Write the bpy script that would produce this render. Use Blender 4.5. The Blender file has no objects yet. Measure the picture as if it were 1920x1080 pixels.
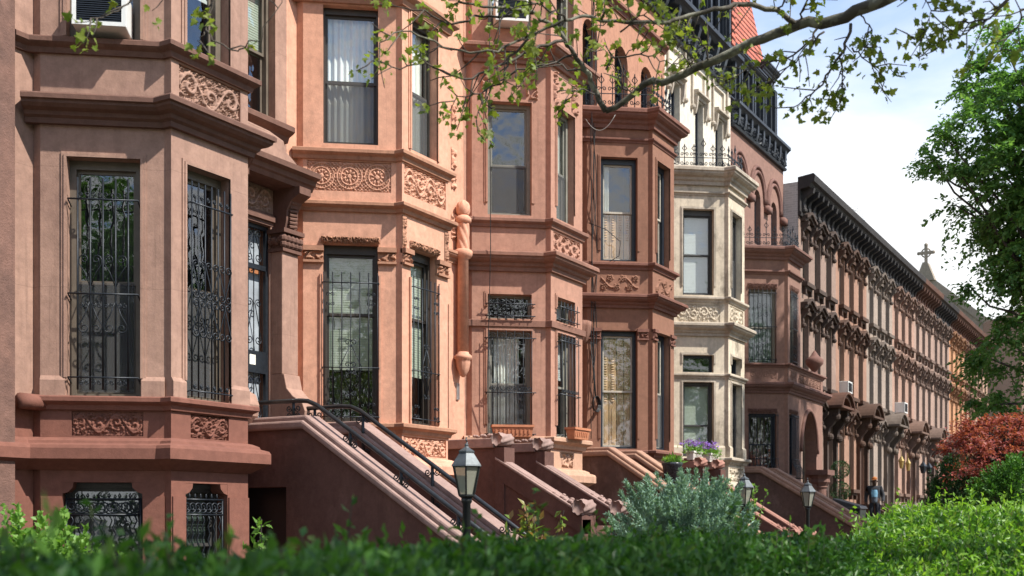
import bpy, math, random
import numpy as np
from mathutils import Vector
random.seed(11)
rng = np.random.default_rng(11)
R = math.radians
S = bpy.context.scene
COL = S.collection
WL = {}                       # world location of each Empty / object

# ------------------------------------------------------------------ materials
def nodes_of(name):
    m = bpy.data.materials.new(name)
    m.use_nodes = True
    nt = m.node_tree
    nt.nodes.clear()
    out = nt.nodes.new('ShaderNodeOutputMaterial')
    return m, nt, out

def N(nt, t, **kw):
    n = nt.nodes.new(t)
    for k, v in kw.items():
        if k in n.inputs:
            n.inputs[k].default_value = v
        else:
            setattr(n, k, v)
    return n

def ramp(nt, fac, stops):
    r = nt.nodes.new('ShaderNodeValToRGB')
    el = r.color_ramp.elements
    while len(el) < len(stops):
        el.new(0.5)
    for e, (p, c) in zip(el, stops):
        e.position = p
        e.color = (*c, 1) if len(c) == 3 else c
    nt.links.new(fac, r.inputs[0])
    return r.outputs[0]

def mixc(nt, fac, a, b, mode='MIX'):
    m = nt.nodes.new('ShaderNodeMix')
    m.data_type = 'RGBA'
    m.blend_type = mode
    for sock, v in ((m.inputs[0], fac), (m.inputs[6], a), (m.inputs[7], b)):
        if hasattr(v, 'is_linked'):
            nt.links.new(v, sock)
        elif isinstance(v, (int, float)):
            sock.default_value = v
        else:
            sock.default_value = (*v, 1)
    return m.outputs[2]

def stone(name, base, second=None, amt=.7, scale=.9, rough=.88, bump=.3, streak=.48, stain=None, stain_amt=.0, block=None):
    """painted brownstone stucco: blotches, long run-off streaks, fine grain; stain = weathered patches"""
    m, nt, out = nodes_of(name)
    g = nt.nodes.new('ShaderNodeNewGeometry')
    pos = g.outputs['Position']
    second = second or tuple(c * .78 for c in base)
    n1 = N(nt, 'ShaderNodeTexNoise', Scale=scale, Detail=6.0, Roughness=.62)
    nt.links.new(pos, n1.inputs['Vector'])
    f1 = ramp(nt, n1.outputs['Fac'], [(.35, (0, 0, 0)), (.68, (1, 1, 1))])
    mm = N(nt, 'ShaderNodeMath', operation='MULTIPLY')
    nt.links.new(f1, mm.inputs[0]); mm.inputs[1].default_value = amt
    col = mixc(nt, mm.outputs[0], base, second)
    mp = N(nt, 'ShaderNodeMapping'); mp.inputs['Scale'].default_value = (3.2, 3.2, .16)
    nt.links.new(pos, mp.inputs[0])
    n2 = N(nt, 'ShaderNodeTexNoise', Scale=2.0, Detail=4.0, Roughness=.55)
    nt.links.new(mp.outputs[0], n2.inputs['Vector'])
    f2 = ramp(nt, n2.outputs['Fac'], [(.5, (0, 0, 0)), (.8, (1, 1, 1))])
    m2 = N(nt, 'ShaderNodeMath', operation='MULTIPLY')
    nt.links.new(f2, m2.inputs[0]); m2.inputs[1].default_value = streak
    col = mixc(nt, m2.outputs[0], col, tuple(c * .62 for c in base))
    mp7 = N(nt, 'ShaderNodeMapping'); mp7.inputs['Scale'].default_value = (13., 13., .42)
    nt.links.new(pos, mp7.inputs[0])
    n7 = N(nt, 'ShaderNodeTexNoise', Scale=1.6, Detail=5.0, Roughness=.6)
    nt.links.new(mp7.outputs[0], n7.inputs['Vector'])
    f7 = ramp(nt, n7.outputs['Fac'], [(.52, (0, 0, 0)), (.74, (1, 1, 1))])
    n8 = N(nt, 'ShaderNodeTexNoise', Scale=.55, Detail=3.0); nt.links.new(pos, n8.inputs['Vector'])
    f8 = ramp(nt, n8.outputs['Fac'], [(.4, (0, 0, 0)), (.62, (1, 1, 1))])
    m7 = N(nt, 'ShaderNodeMath', operation='MULTIPLY'); nt.links.new(f7, m7.inputs[0]); nt.links.new(f8, m7.inputs[1])
    m8 = N(nt, 'ShaderNodeMath', operation='MULTIPLY'); nt.links.new(m7.outputs[0], m8.inputs[0]); m8.inputs[1].default_value = min(1., streak * 1.7)
    col = mixc(nt, m8.outputs[0], col, tuple(c * .6 for c in base))
    n9 = N(nt, 'ShaderNodeTexNoise', Scale=1.25, Detail=8.0, Roughness=.6, Distortion=.6)
    mp9 = N(nt, 'ShaderNodeMapping'); mp9.inputs['Location'].default_value = (9.3, 2.1, 5.5); nt.links.new(pos, mp9.inputs[0]); nt.links.new(mp9.outputs[0], n9.inputs['Vector'])
    f9 = ramp(nt, n9.outputs['Fac'], [(.60, (0, 0, 0)), (.635, (1, 1, 1))])
    m9 = N(nt, 'ShaderNodeMath', operation='MULTIPLY'); nt.links.new(f9, m9.inputs[0]); m9.inputs[1].default_value = .32
    col = mixc(nt, m9.outputs[0], col, tuple(min(1, c * 1.22 + .01) for c in base))
    n4 = N(nt, 'ShaderNodeTexNoise', Scale=9.0, Detail=5.0, Roughness=.7)
    nt.links.new(pos, n4.inputs['Vector'])
    f4 = ramp(nt, n4.outputs['Fac'], [(.3, (.80, .80, .80)), (.72, (1.12, 1.12, 1.12))])
    col = mixc(nt, 1.0, col, f4, 'MULTIPLY')
    if stain:
        n5 = N(nt, 'ShaderNodeTexNoise', Scale=1.7, Detail=9.0, Roughness=.72)
        mp5 = N(nt, 'ShaderNodeMapping'); mp5.inputs['Scale'].default_value = (1.2, 1.2, .7)
        mp5.inputs['Location'].default_value = (3.1, 7.7, 1.3)
        nt.links.new(pos, mp5.inputs[0]); nt.links.new(mp5.outputs[0], n5.inputs['Vector'])
        f5 = ramp(nt, n5.outputs['Fac'], [(.53, (0, 0, 0)), (.66, (1, 1, 1))])
        m5 = N(nt, 'ShaderNodeMath', operation='MULTIPLY')
        nt.links.new(f5, m5.inputs[0]); m5.inputs[1].default_value = stain_amt
        col = mixc(nt, m5.outputs[0], col, stain)
    n3 = N(nt, 'ShaderNodeTexNoise', Scale=38.0, Detail=6.0, Roughness=.7)
    nt.links.new(pos, n3.inputs['Vector'])
    n6 = N(nt, 'ShaderNodeTexNoise', Scale=4.0, Detail=3.0)
    nt.links.new(pos, n6.inputs['Vector'])
    ad = N(nt, 'ShaderNodeMath', operation='ADD')
    nt.links.new(n3.outputs['Fac'], ad.inputs[0]); nt.links.new(n6.outputs['Fac'], ad.inputs[1])
    hgt = ad.outputs[0]
    if block:                                       # scored masonry joints every `block` metres of height
        sp = N(nt, 'ShaderNodeSeparateXYZ'); nt.links.new(pos, sp.inputs[0])
        dv = N(nt, 'ShaderNodeMath', operation='DIVIDE'); nt.links.new(sp.outputs[2], dv.inputs[0]); dv.inputs[1].default_value = block
        fr = N(nt, 'ShaderNodeMath', operation='FRACT'); nt.links.new(dv.outputs[0], fr.inputs[0])
        lt = N(nt, 'ShaderNodeMath', operation='LESS_THAN'); nt.links.new(fr.outputs[0], lt.inputs[0]); lt.inputs[1].default_value = .012 / block
        sb = N(nt, 'ShaderNodeMath', operation='SUBTRACT'); nt.links.new(hgt, sb.inputs[0]); nt.links.new(lt.outputs[0], sb.inputs[1])
        hgt = sb.outputs[0]
        lm = N(nt, 'ShaderNodeMath', operation='MULTIPLY'); nt.links.new(lt.outputs[0], lm.inputs[0]); lm.inputs[1].default_value = .3
        col = mixc(nt, lm.outputs[0], col, tuple(c * .5 for c in base))
    b = N(nt, 'ShaderNodeBump', Strength=bump, Distance=.012)
    nt.links.new(hgt, b.inputs['Height'])
    p = N(nt, 'ShaderNodeBsdfPrincipled', Roughness=rough)
    p.inputs['Specular IOR Level'].default_value = .25
    nt.links.new(col, p.inputs['Base Color']); nt.links.new(b.outputs[0], p.inputs['Normal'])
    nt.links.new(p.outputs[0], out.inputs[0])
    return m

def plain(name, col, rough=.5, metal=0., var=.18, scale=6., bump=.1, spec=.4):
    m, nt, out = nodes_of(name)
    g = nt.nodes.new('ShaderNodeNewGeometry')
    n1 = N(nt, 'ShaderNodeTexNoise', Scale=scale, Detail=5.0, Roughness=.65)
    nt.links.new(g.outputs['Position'], n1.inputs['Vector'])
    f = ramp(nt, n1.outputs['Fac'], [(.3, tuple(c * (1 - var) for c in col)), (.7, tuple(min(1, c * (1 + var)) for c in col))])
    p = N(nt, 'ShaderNodeBsdfPrincipled', Roughness=rough, Metallic=metal)
    p.inputs['Specular IOR Level'].default_value = spec
    nt.links.new(f, p.inputs['Base Color'])
    if bump:
        b = N(nt, 'ShaderNodeBump', Strength=bump, Distance=.004)
        n3 = N(nt, 'ShaderNodeTexNoise', Scale=scale * 9, Detail=3.0)
        nt.links.new(g.outputs['Position'], n3.inputs['Vector'])
        nt.links.new(n3.outputs['Fac'], b.inputs['Height']); nt.links.new(b.outputs[0], p.inputs['Normal'])
    nt.links.new(p.outputs[0], out.inputs[0])
    return m

def glass_mat(name, tint=(.9, .93, .92), refl=2.4, wav=.22):
    """old window glass: see-through with a wavy mirror coat"""
    m, nt, out = nodes_of(name)
    g = nt.nodes.new('ShaderNodeNewGeometry')
    n = N(nt, 'ShaderNodeTexNoise', Scale=2.3, Detail=2.0)
    nt.links.new(g.outputs['Position'], n.inputs['Vector'])
    b = N(nt, 'ShaderNodeBump', Strength=wav, Distance=.1)
    nt.links.new(n.outputs['Fac'], b.inputs['Height'])
    dt = N(nt, 'ShaderNodeVectorMath', operation='DOT_PRODUCT'); nt.links.new(g.outputs['Incoming'], dt.inputs[0]); nt.links.new(g.outputs['Normal'], dt.inputs[1])
    ab = N(nt, 'ShaderNodeMath', operation='ABSOLUTE'); nt.links.new(dt.outputs['Value'], ab.inputs[0])
    om = N(nt, 'ShaderNodeMath', operation='SUBTRACT'); om.inputs[0].default_value = 1; nt.links.new(ab.outputs[0], om.inputs[1])
    pw = N(nt, 'ShaderNodeMath', operation='POWER'); nt.links.new(om.outputs[0], pw.inputs[0]); pw.inputs[1].default_value = 4.5
    mu = N(nt, 'ShaderNodeMath', operation='MULTIPLY_ADD', use_clamp=True); nt.links.new(pw.outputs[0], mu.inputs[0]); mu.inputs[1].default_value = .9; mu.inputs[2].default_value = .055 * refl
    t = N(nt, 'ShaderNodeBsdfTransparent', Color=(*tint, 1))
    gl = N(nt, 'ShaderNodeBsdfGlossy', Roughness=.015, Color=(.95, .97, 1, 1))
    nt.links.new(b.outputs[0], gl.inputs['Normal'])
    mx = nt.nodes.new('ShaderNodeMixShader')
    nt.links.new(mu.outputs[0], mx.inputs[0]); nt.links.new(t.outputs[0], mx.inputs[1]); nt.links.new(gl.outputs[0], mx.inputs[2])
    nt.links.new(mx.outputs[0], out.inputs[0])
    return m

def leaf_mat(name, cols, trans=.4, rough=.45, spec=.35):
    """cols: ramp of leaf colours picked at random for every leaf"""
    m, nt, out = nodes_of(name)
    g = nt.nodes.new('ShaderNodeNewGeometry')
    n = len(cols)
    c = ramp(nt, g.outputs['Random Per Island'], [(i / max(1, n - 1), x) for i, x in enumerate(cols)])
    p = N(nt, 'ShaderNodeBsdfPrincipled', Roughness=rough)
    p.inputs['Specular IOR Level'].default_value = spec
    nt.links.new(c, p.inputs['Base Color'])
    tr = nt.nodes.new('ShaderNodeBsdfTranslucent')
    c2 = mixc(nt, 1.0, c, (1.25, 1.3, .55), 'MULTIPLY')
    nt.links.new(c2, tr.inputs['Color'])
    mx = nt.nodes.new('ShaderNodeMixShader'); mx.inputs[0].default_value = trans
    nt.links.new(p.outputs[0], mx.inputs[1]); nt.links.new(tr.outputs[0], mx.inputs[2])
    nt.links.new(mx.outputs[0], out.inputs[0])
    return m

def bark_mat(name, a, b, c=None, scale=6.):
    m, nt, out = nodes_of(name)
    g = nt.nodes.new('ShaderNodeNewGeometry')
    v = N(nt, 'ShaderNodeTexNoise', Scale=scale, Detail=4.0, Roughness=.5)
    nt.links.new(g.outputs['Position'], v.inputs['Vector'])
    st = [(.42, a), (.47, b)] + ([(.56, b), (.6, c)] if c else [])
    col = ramp(nt, v.outputs['Fac'], st)
    n = N(nt, 'ShaderNodeTexNoise', Scale=45.0, Detail=4.0)
    nt.links.new(g.outputs['Position'], n.inputs['Vector'])
    bp = N(nt, 'ShaderNodeBump', Strength=.4, Distance=.01); nt.links.new(n.outputs['Fac'], bp.inputs['Height'])
    p = N(nt, 'ShaderNodeBsdfPrincipled', Roughness=.85)
    nt.links.new(col, p.inputs['Base Color']); nt.links.new(bp.outputs[0], p.inputs['Normal'])
    nt.links.new(p.outputs[0], out.inputs[0])
    return m

def brick_mat(name, c1, c2, mortar, scale=1., axis='x'):
    m, nt, out = nodes_of(name)
    g = nt.nodes.new('ShaderNodeNewGeometry')
    sp = N(nt, 'ShaderNodeSeparateXYZ'); nt.links.new(g.outputs['Position'], sp.inputs[0])
    cb = N(nt, 'ShaderNodeCombineXYZ')
    nt.links.new(sp.outputs[0 if axis == 'x' else 1], cb.inputs[0]); nt.links.new(sp.outputs[2], cb.inputs[1])
    br = N(nt, 'ShaderNodeTexBrick', Scale=scale, Color1=(*c1, 1), Color2=(*c2, 1), Mortar=(*mortar, 1))
    br.inputs['Brick Width'].default_value = .22; br.inputs['Row Height'].default_value = .075; br.inputs['Mortar Size'].default_value = .008
    nt.links.new(cb.outputs[0], br.inputs['Vector'])
    p = N(nt, 'ShaderNodeBsdfPrincipled', Roughness=.9)
    nt.links.new(br.outputs[0], p.inputs['Base Color']); nt.links.new(p.outputs[0], out.inputs[0])
    return m

# ------------------------------------------------------------------ mesh building
class Frame:
    """a wall plane: u along it, d out of it, z up"""
    def __init__(s, p, q):
        s.o = p
        L = math.hypot(q[0] - p[0], q[1] - p[1]); s.L = L
        s.u = ((q[0] - p[0]) / L, (q[1] - p[1]) / L)
        s.n = (s.u[1], -s.u[0])
    def at(s, u, d, z):
        return (s.o[0] + s.u[0] * u + s.n[0] * d, s.o[1] + s.u[1] * u + s.n[1] * d, z)

class MB:
    def __init__(s): s.v = []; s.f = []
    def poly(s, pts):
        i = len(s.v); s.v += [tuple(p) for p in pts]; s.f.append(tuple(range(i, i + len(pts))))
    def hexa(s, p):
        i = len(s.v); s.v += [tuple(x) for x in p]
        for f in ((0, 3, 2, 1), (4, 5, 6, 7), (0, 1, 5, 4), (1, 2, 6, 5), (2, 3, 7, 6), (3, 0, 4, 7)):
            s.f.append(tuple(i + k for k in f))
    def box(s, x0, x1, y0, y1, z0, z1):
        s.hexa([(x0, y0, z0), (x1, y0, z0), (x1, y1, z0), (x0, y1, z0), (x0, y0, z1), (x1, y0, z1), (x1, y1, z1), (x0, y1, z1)])
    def lbox(s, F, u0, u1, z0, z1, d0, d1):
        s.hexa([F.at(u0, d1, z0), F.at(u1, d1, z0), F.at(u1, d0, z0), F.at(u0, d0, z0), F.at(u0, d1, z1), F.at(u1, d1, z1), F.at(u1, d0, z1), F.at(u0, d0, z1)])
    def prism(s, pts, vec):
        """extrude a planar polygon by vec"""
        n = len(pts); i = len(s.v)
        s.v += [tuple(p) for p in pts] + [tuple(a + b for a, b in zip(p, vec)) for p in pts]
        s.f.append(tuple(range(i + n - 1, i - 1, -1))); s.f.append(tuple(range(i + n, i + 2 * n)))
        for k in range(n):
            j = (k + 1) % n
            s.f.append((i + k, i + j, i + n + j, i + n + k))
    def lprism(s, F, uz, d0, d1):
        s.prism([F.at(u, d0, z) for u, z in uz], tuple(F.n[k] * (d1 - d0) for k in (0, 1)) + (0,))
    def dprism(s, F, dz, u0, u1):
        """profile in (d, z), extruded along u"""
        s.prism([F.at(u0, d, z) for d, z in dz], tuple(F.u[k] * (u1 - u0) for k in (0, 1)) + (0,))
    def tube(s, pts, r, n=6, cap=True):
        pts = [Vector(p) for p in pts]
        if len(pts) < 2: return
        rs = list(r) if hasattr(r, '__len__') else [r] * len(pts)
        i0 = len(s.v)
        t = (pts[1] - pts[0]).normalized()
        a = t.orthogonal().normalized()
        for k, p in enumerate(pts):
            t2 = (pts[min(k + 1, len(pts) - 1)] - pts[max(k - 1, 0)])
            if t2.length > 1e-9: t = t2.normalized()
            a = (a - t * a.dot(t))
            a = a.normalized() if a.length > 1e-6 else t.orthogonal().normalized()
            b = t.cross(a)
            for j in range(n):
                an = 2 * math.pi * j / n
                s.v.append(tuple(p + (a * math.cos(an) + b * math.sin(an)) * rs[k]))
        for k in range(len(pts) - 1):
            for j in range(n):
                j2 = (j + 1) % n
                s.f.append((i0 + k * n + j, i0 + k * n + j2, i0 + (k + 1) * n + j2, i0 + (k + 1) * n + j))
        if cap:
            s.f.append(tuple(i0 + j for j in range(n - 1, -1, -1)))
            e = i0 + (len(pts) - 1) * n
            s.f.append(tuple(e + j for j in range(n)))
    def lathe(s, c, prof, n=14, twist=None):
        i0 = len(s.v)
        for r, z in prof:
            for j in range(n):
                a = 2 * math.pi * (j + .5) / n
                rr = r * (1 + (twist(a, z) if twist else 0))
                s.v.append((c[0] + rr * math.cos(a), c[1] + rr * math.sin(a), c[2] + z))
        for k in range(len(prof) - 1):
            for j in range(n):
                j2 = (j + 1) % n
                s.f.append((i0 + k * n + j, i0 + k * n + j2, i0 + (k + 1) * n + j2, i0 + (k + 1) * n + j))
        s.f.append(tuple(i0 + j for j in range(n - 1, -1, -1)))
        e = i0 + (len(prof) - 1) * n
        s.f.append(tuple(e + j for j in range(n)))
    def ball(s, c, r, n=10, m=6, sz=1.):
        s.lathe(c, [(max(.001, r * math.sin(math.pi * k / m)), -r * sz * math.cos(math.pi * k / m)) for k in range(m + 1)], n)
    def sweep(s, path, prof):
        """path: world (x, y) points walked with the street on the right hand side of +x; prof: (offset outwards, z)"""
        P = [Vector(p) for p in path]; K = len(P); off = []
        for k in range(K):
            ns = []
            if k > 0:
                d = (P[k] - P[k - 1]).normalized(); ns.append(Vector((d.y, -d.x)))
            if k < K - 1:
                d = (P[k + 1] - P[k]).normalized(); ns.append(Vector((d.y, -d.x)))
            if len(ns) == 1: off.append(ns[0])
            else:
                b = ns[0] + ns[1]
                off.append(b / max(.35, (1 + ns[0].dot(ns[1]))))
        i0 = len(s.v); M = len(prof)
        for k in range(K):
            for o, z in prof:
                q = P[k] + off[k] * o
                s.v.append((q.x, q.y, z))
        for k in range(K - 1):
            for j in range(M - 1):
                s.f.append((i0 + k * M + j, i0 + (k + 1) * M + j, i0 + (k + 1) * M + j + 1, i0 + k * M + j + 1))
        s.f.append(tuple(i0 + j for j in range(M - 1, -1, -1)))
        s.f.append(tuple(i0 + (K - 1) * M + j for j in range(M)))
    def panel(s, F, z0, z1, holes=(), dep=.2, u0=0., u1=None, d=0.):
        """a wall face with rectangular openings (u0, u1, z0, z1[, depth]) and their reveals"""
        u1 = F.L if u1 is None else u1
        us = sorted({u0, u1} | {h[0] for h in holes} | {h[1] for h in holes})
        zs = sorted({z0, z1} | {min(max(h[2], z0), z1) for h in holes} | {min(max(h[3], z0), z1) for h in holes})
        for a, b in zip(us, us[1:]):
            for c, e in zip(zs, zs[1:]):
                mu, mz = (a + b) / 2, (c + e) / 2
                if any(h[0] < mu < h[1] and h[2] < mz < h[3] for h in holes): continue
                s.poly([F.at(a, d, c), F.at(b, d, c), F.at(b, d, e), F.at(a, d, e)])
        for h in holes:
            g = -(h[4] if len(h) > 4 else dep)
            a, b, c, e = h[0], h[1], max(h[2], z0), min(h[3], z1)
            s.poly([F.at(a, d, c), F.at(a, g, c), F.at(a, g, e), F.at(a, d, e)])
            s.poly([F.at(b, d, c), F.at(b, d, e), F.at(b, g, e), F.at(b, g, c)])
            s.poly([F.at(a, d, e), F.at(a, g, e), F.at(b, g, e), F.at(b, d, e)])
            if h[2] >= z0: s.poly([F.at(a, d, c), F.at(b, d, c), F.at(b, g, c), F.at(a, g, c)])
    def arch_fill(s, F, u0, u1, zs, rise, dep=.2, n=9, pointed=False):
        """closes the corners above an arch that springs at zs inside a square-headed opening"""
        c = (u0 + u1) / 2; hw = (u1 - u0) / 2
        arc = []
        for k in range(n + 1):
            a = math.pi * (1 - k / n)
            arc.append((c + hw * math.cos(a), zs + rise * math.sin(a)))
        for k in range(n):
            (a, b), (e, f) = arc[k], arc[k + 1]
            s.poly([F.at(a, 0, b), F.at(e, 0, f), F.at(e, 0, zs + rise + .0), F.at(a, 0, zs + rise)])
            s.poly([F.at(a, 0, b), F.at(a, -dep, b), F.at(e, -dep, f), F.at(e, 0, f)])
    def relief(s, F, u0, u1, z0, z1, H, d):
        """a grid whose vertices are pushed out by the height array H (rows along z)"""
        nz, nu = H.shape; i0 = len(s.v)
        for j in range(nz):
            for i in range(nu):
                s.v.append(F.at(u0 + (u1 - u0) * i / (nu - 1), d + float(H[j, i]), z0 + (z1 - z0) * j / (nz - 1)))
        for j in range(nz - 1):
            for i in range(nu - 1):
                a = i0 + j * nu + i
                s.f.append((a, a + 1, a + nu + 1, a + nu))
    def build(s, name, mat, parent=None, smooth=False, bevel=0.):
        me = bpy.data.meshes.new(name)
        o = WL.get(parent.name, (0, 0, 0)) if parent else (0, 0, 0)
        me.from_pydata([(x - o[0], y - o[1], z - o[2]) for x, y, z in s.v], [], s.f)
        if isinstance(mat, (list, tuple)):
            for q in mat: me.materials.append(q)
        elif mat: me.materials.append(mat)
        if smooth: me.polygons.foreach_set('use_smooth', [True] * len(me.polygons))
        me.update()
        ob = bpy.data.objects.new(name, me); COL.objects.link(ob)
        if parent: ob.parent = parent
        WL[ob.name] = o
        if bevel:
            b = ob.modifiers.new('bevel', 'BEVEL'); b.width = bevel; b.segments = 2; b.limit_method = 'ANGLE'; b.angle_limit = R(40)
            b.harden_normals = False
        return ob

def np_mesh(name, V, T, mat, parent=None):
    """big leaf meshes from numpy: V (n,3), T (m,k)"""
    o = np.array(WL.get(parent.name, (0, 0, 0)) if parent else (0, 0, 0))
    me = bpy.data.meshes.new(name)
    V = (V - o).astype(np.float32); k = T.shape[1]
    me.vertices.add(len(V)); me.vertices.foreach_set('co', V.ravel())
    me.loops.add(T.size); me.loops.foreach_set('vertex_index', T.ravel().astype(np.int32))
    me.polygons.add(len(T))
    me.polygons.foreach_set('loop_start', np.arange(0, T.size, k, dtype=np.int32))
    me.polygons.foreach_set('loop_total', np.full(len(T), k, dtype=np.int32))
    me.update(calc_edges=True); me.validate()
    me.materials.append(mat)
    ob = bpy.data.objects.new(name, me); COL.objects.link(ob)
    if parent: ob.parent = parent
    WL[ob.name] = tuple(o)
    return ob

def tag(o, label=None, cat=None, group=None, kind=None):
    if label: o['label'] = label
    if cat: o['category'] = cat
    if group: o['group'] = group
    if kind: o['kind'] = kind
    return o

def thing(name, label, cat, loc=(0, 0, 0), group=None):
    o = bpy.data.objects.new(name, None); COL.objects.link(o)
    o.location = loc; o.empty_display_size = .3
    WL[o.name] = tuple(loc)
    return tag(o, label, cat, group)

def dup(root, loc, label=None, rot=0.):
    """a copy of a thing with copies of its parts and sub-parts"""
    r = root.copy(); COL.objects.link(r); r.location = loc; r.rotation_euler.z += rot; WL[r.name] = tuple(loc)
    if label: r['label'] = label
    for ch in list(root.children):
        c = ch.copy(); COL.objects.link(c); c.parent = r
        for g in list(ch.children):
            d = g.copy(); COL.objects.link(d); d.parent = c
    return r

# ------------------------------------------------------------------ ornament
def carve(W, H, style, seed=0, res=.010, amp=.045):
    """height field of a carved stone panel W x H metres"""
    nu, nz = max(10, int(W / res)), max(8, int(H / res))
    u, z = np.meshgrid(np.linspace(0, W, nu), np.linspace(0, H, nz))
    r_ = np.random.default_rng(seed)
    out = np.zeros_like(u)
    if style == 'rosette':
        n = max(1, round(W / H)); Rr = min(H * .5, W / n * .5)
        for k in range(n):
            cx, cz = W / n * (k + .5), H / 2
            r = np.hypot(u - cx, z - cz) / Rr; th = np.arctan2(z - cz, u - cx)
            h = np.where(r < .16, .9, 0)
            petal = (np.cos(th * 9) * .5 + .5) * np.exp(-((r - .36) / .16) ** 2) * 1.0
            ring = np.exp(-((r - .62) / .05) ** 2) + .8 * np.exp(-((r - .9) / .05) ** 2) + .7 * np.exp(-((r - .76) / .06) ** 2) * (np.cos(th * 26) * .5 + .5)
            out = np.maximum(out, np.where(r < 1.02, h + petal + ring, 0))
        lat = (np.cos(u * 2 * math.pi / .055) * np.cos(z * 2 * math.pi / .055) > .1) * .55
        out = np.where(out < .08, np.maximum(out, lat), out)
    elif style == 'scroll':
        n = max(2, round(W / (H * .72)))
        for k in range(n):
            s = 1 if (k + seed) % 2 else -1
            cx, cz = W / n * (k + .5), H * (.5 + .05 * s); Rr = max(H, W / n) * .56
            r = np.hypot(u - cx, z - cz) / Rr; th = np.arctan2((z - cz) * s, u - cx)
            sp = np.cos(2 * math.pi * r * 2.3 - th + seed) * .5 + .5
            lobes = .65 + .5 * np.cos(th * 8 + r * 9)
            hh = (sp ** 1.6) * np.where(r > .42, lobes, 1.05) * np.clip(1.25 - r, 0, 1)
            out = np.maximum(out, hh)
        st = np.exp(-((z - H * (.5 + .36 * np.sin(u / W * math.pi * n))) / (H * .06)) ** 2)
        out = np.maximum(out, st * .95)
        q = (np.cos(u * 2 * math.pi / .062 + 2.5 * np.sin(z * 2 * math.pi / .11 + seed)) * np.cos(z * 2 * math.pi / .058 + 2. * np.sin(u * 2 * math.pi / .13)))
        out = np.where(out < .38, np.maximum(out, np.clip(q, 0, 1) * .8), out)
    elif style == 'leaf':
        a, b = r_.uniform(0, 6, 2)
        uu = u + .035 * np.sin(z * 26 + a); zz = z + .035 * np.sin(u * 23 + b)
        m = (np.cos(uu * 2 * math.pi / .15 + 2.2 * np.sin(zz * 2 * math.pi / .19)) * .5 + .5) ** 1.3
        v = (np.cos(zz * 2 * math.pi / .07 + 3 * np.sin(uu * 2 * math.pi / .2)) * .5 + .5)
        out = m * (.55 + .45 * v)
    elif style == 'vine':
        n = max(2, round(W / .32)); ph = seed
        stem = H * (.5 + .3 * np.sin(u / W * math.pi * n + ph))
        out = np.exp(-((z - stem) / .02) ** 2)
        for k in range(n * 2):
            cx = W * (k + .5) / (n * 2); s = 1 if k % 2 else -1
            cz = H * (.5 + .28 * s)
            r = np.hypot(u - cx, z - cz); th = np.arctan2(z - cz, u - cx)
            out = np.maximum(out, np.exp(-((r - .05 - .018 * np.cos(5 * th + k)) / .016) ** 2) * .8)
            out = np.maximum(out, np.exp(-(r / .018) ** 2))
    elif style == 'flute':
        out = np.cos(u * 2 * math.pi / .06) * .5 + .5
    if style != 'flute': out = np.clip((out - .28) / .24, 0, 1) * .72 + np.clip(out, 0, 1) * .28      # undercut, flat-faced relief
    edge = np.minimum(np.minimum(u, W - u), np.minimum(z, H - z))
    return np.clip(out, 0, 1.15) * amp * np.clip(edge / .02, 0, 1) - .0

def spiral(F, cu, cz, r, a0, turns, s=1, d=0., n=12, r1=.22):
    """flat spiral from the outside in"""
    return [F.at(cu + (r * (1 - (1 - r1) * k / n)) * math.cos(a0 + s * turns * 2 * math.pi * k / n), d,
                 cz + (r * (1 - (1 - r1) * k / n)) * math.sin(a0 + s * turns * 2 * math.pi * k / n)) for k in range(n + 1)]

def s_scroll(F, u, z0, z1, w, d, s=1):
    """S scroll: two curls joined by a slanting bar"""
    r = w * .5
    top = spiral(F, u, z1 - r, r, R(180) if s > 0 else 0, 1.3, -s, d, 11)
    bot = spiral(F, u, z0 + r, r, 0 if s > 0 else R(180), 1.3, -s, d, 11)
    return top[::-1] + bot

def heart(F, u, z, w, h, d):
    L = spiral(F, u - w * .27, z + h * .62, w * .24, 0, 1.25, 1, d, 11)
    return [[F.at(u, d, z)] + [F.at(u - w * .5, d, z + h * .5)] + L[5:], [F.at(u, d, z)] + [F.at(u + w * .5, d, z + h * .5)] + spiral(F, u + w * .27, z + h * .62, w * .24, R(180), 1.25, -1, d, 11)[5:]]
# ------------------------------------------------------------------ the materials of this street
M = {}
M['h1'] = stone('brown_pink_stucco', (.365, .222, .166), (.285, .17, .13), stain=(.20, .115, .09), stain_amt=.4, block=1.37)
M['h1t'] = stone('brown_trim', (.165, .087, .064), (.105, .056, .043), bump=.35)
M['h1b'] = stone('red_brown_base', (.21, .088, .062), (.165, .07, .052), streak=.2)
M['h2'] = stone('peach_stucco', (.61, .325, .22), (.545, .275, .18), amt=.5, streak=.28, stain=(.27, .15, .105), stain_amt=.4)
M['h2t'] = stone('peach_trim', (.42, .215, .135), (.25, .125, .082), amt=.7)
M['h3'] = stone('rose_brown_stucco', (.43, .23, .163), (.35, .185, .132), stain=(.30, .16, .12), stain_amt=.3)
M['h3t'] = stone('rose_brown_trim', (.26, .133, .095), (.17, .088, .065), amt=.7)
M['h3b'] = stone('pale_sandstone_base', (.50, .30, .205), (.43, .25, .17))
M['h4'] = stone('chocolate_stucco', (.262, .130, .085), (.218, .108, .072), streak=.22)
M['h4t'] = stone('chocolate_trim', (.205, .094, .068), (.14, .066, .05))
M['h4u'] = stone('upper_orange_brown', (.42, .21, .135), (.36, .175, .115))
M['h5'] = stone('cream_stone', (.60, .515, .40), (.50, .415, .31), amt=.8, stain=(.20, .165, .125), stain_amt=.85, streak=.6)
M['h5t'] = stone('cream_trim', (.50, .43, .345), (.28, .235, .185), amt=.9, stain=(.13, .11, .085), stain_amt=.7, streak=.6)
M['h5u'] = stone('cream_painted', (.64, .575, .475), (.58, .51, .42), amt=.5, streak=.3)
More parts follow.
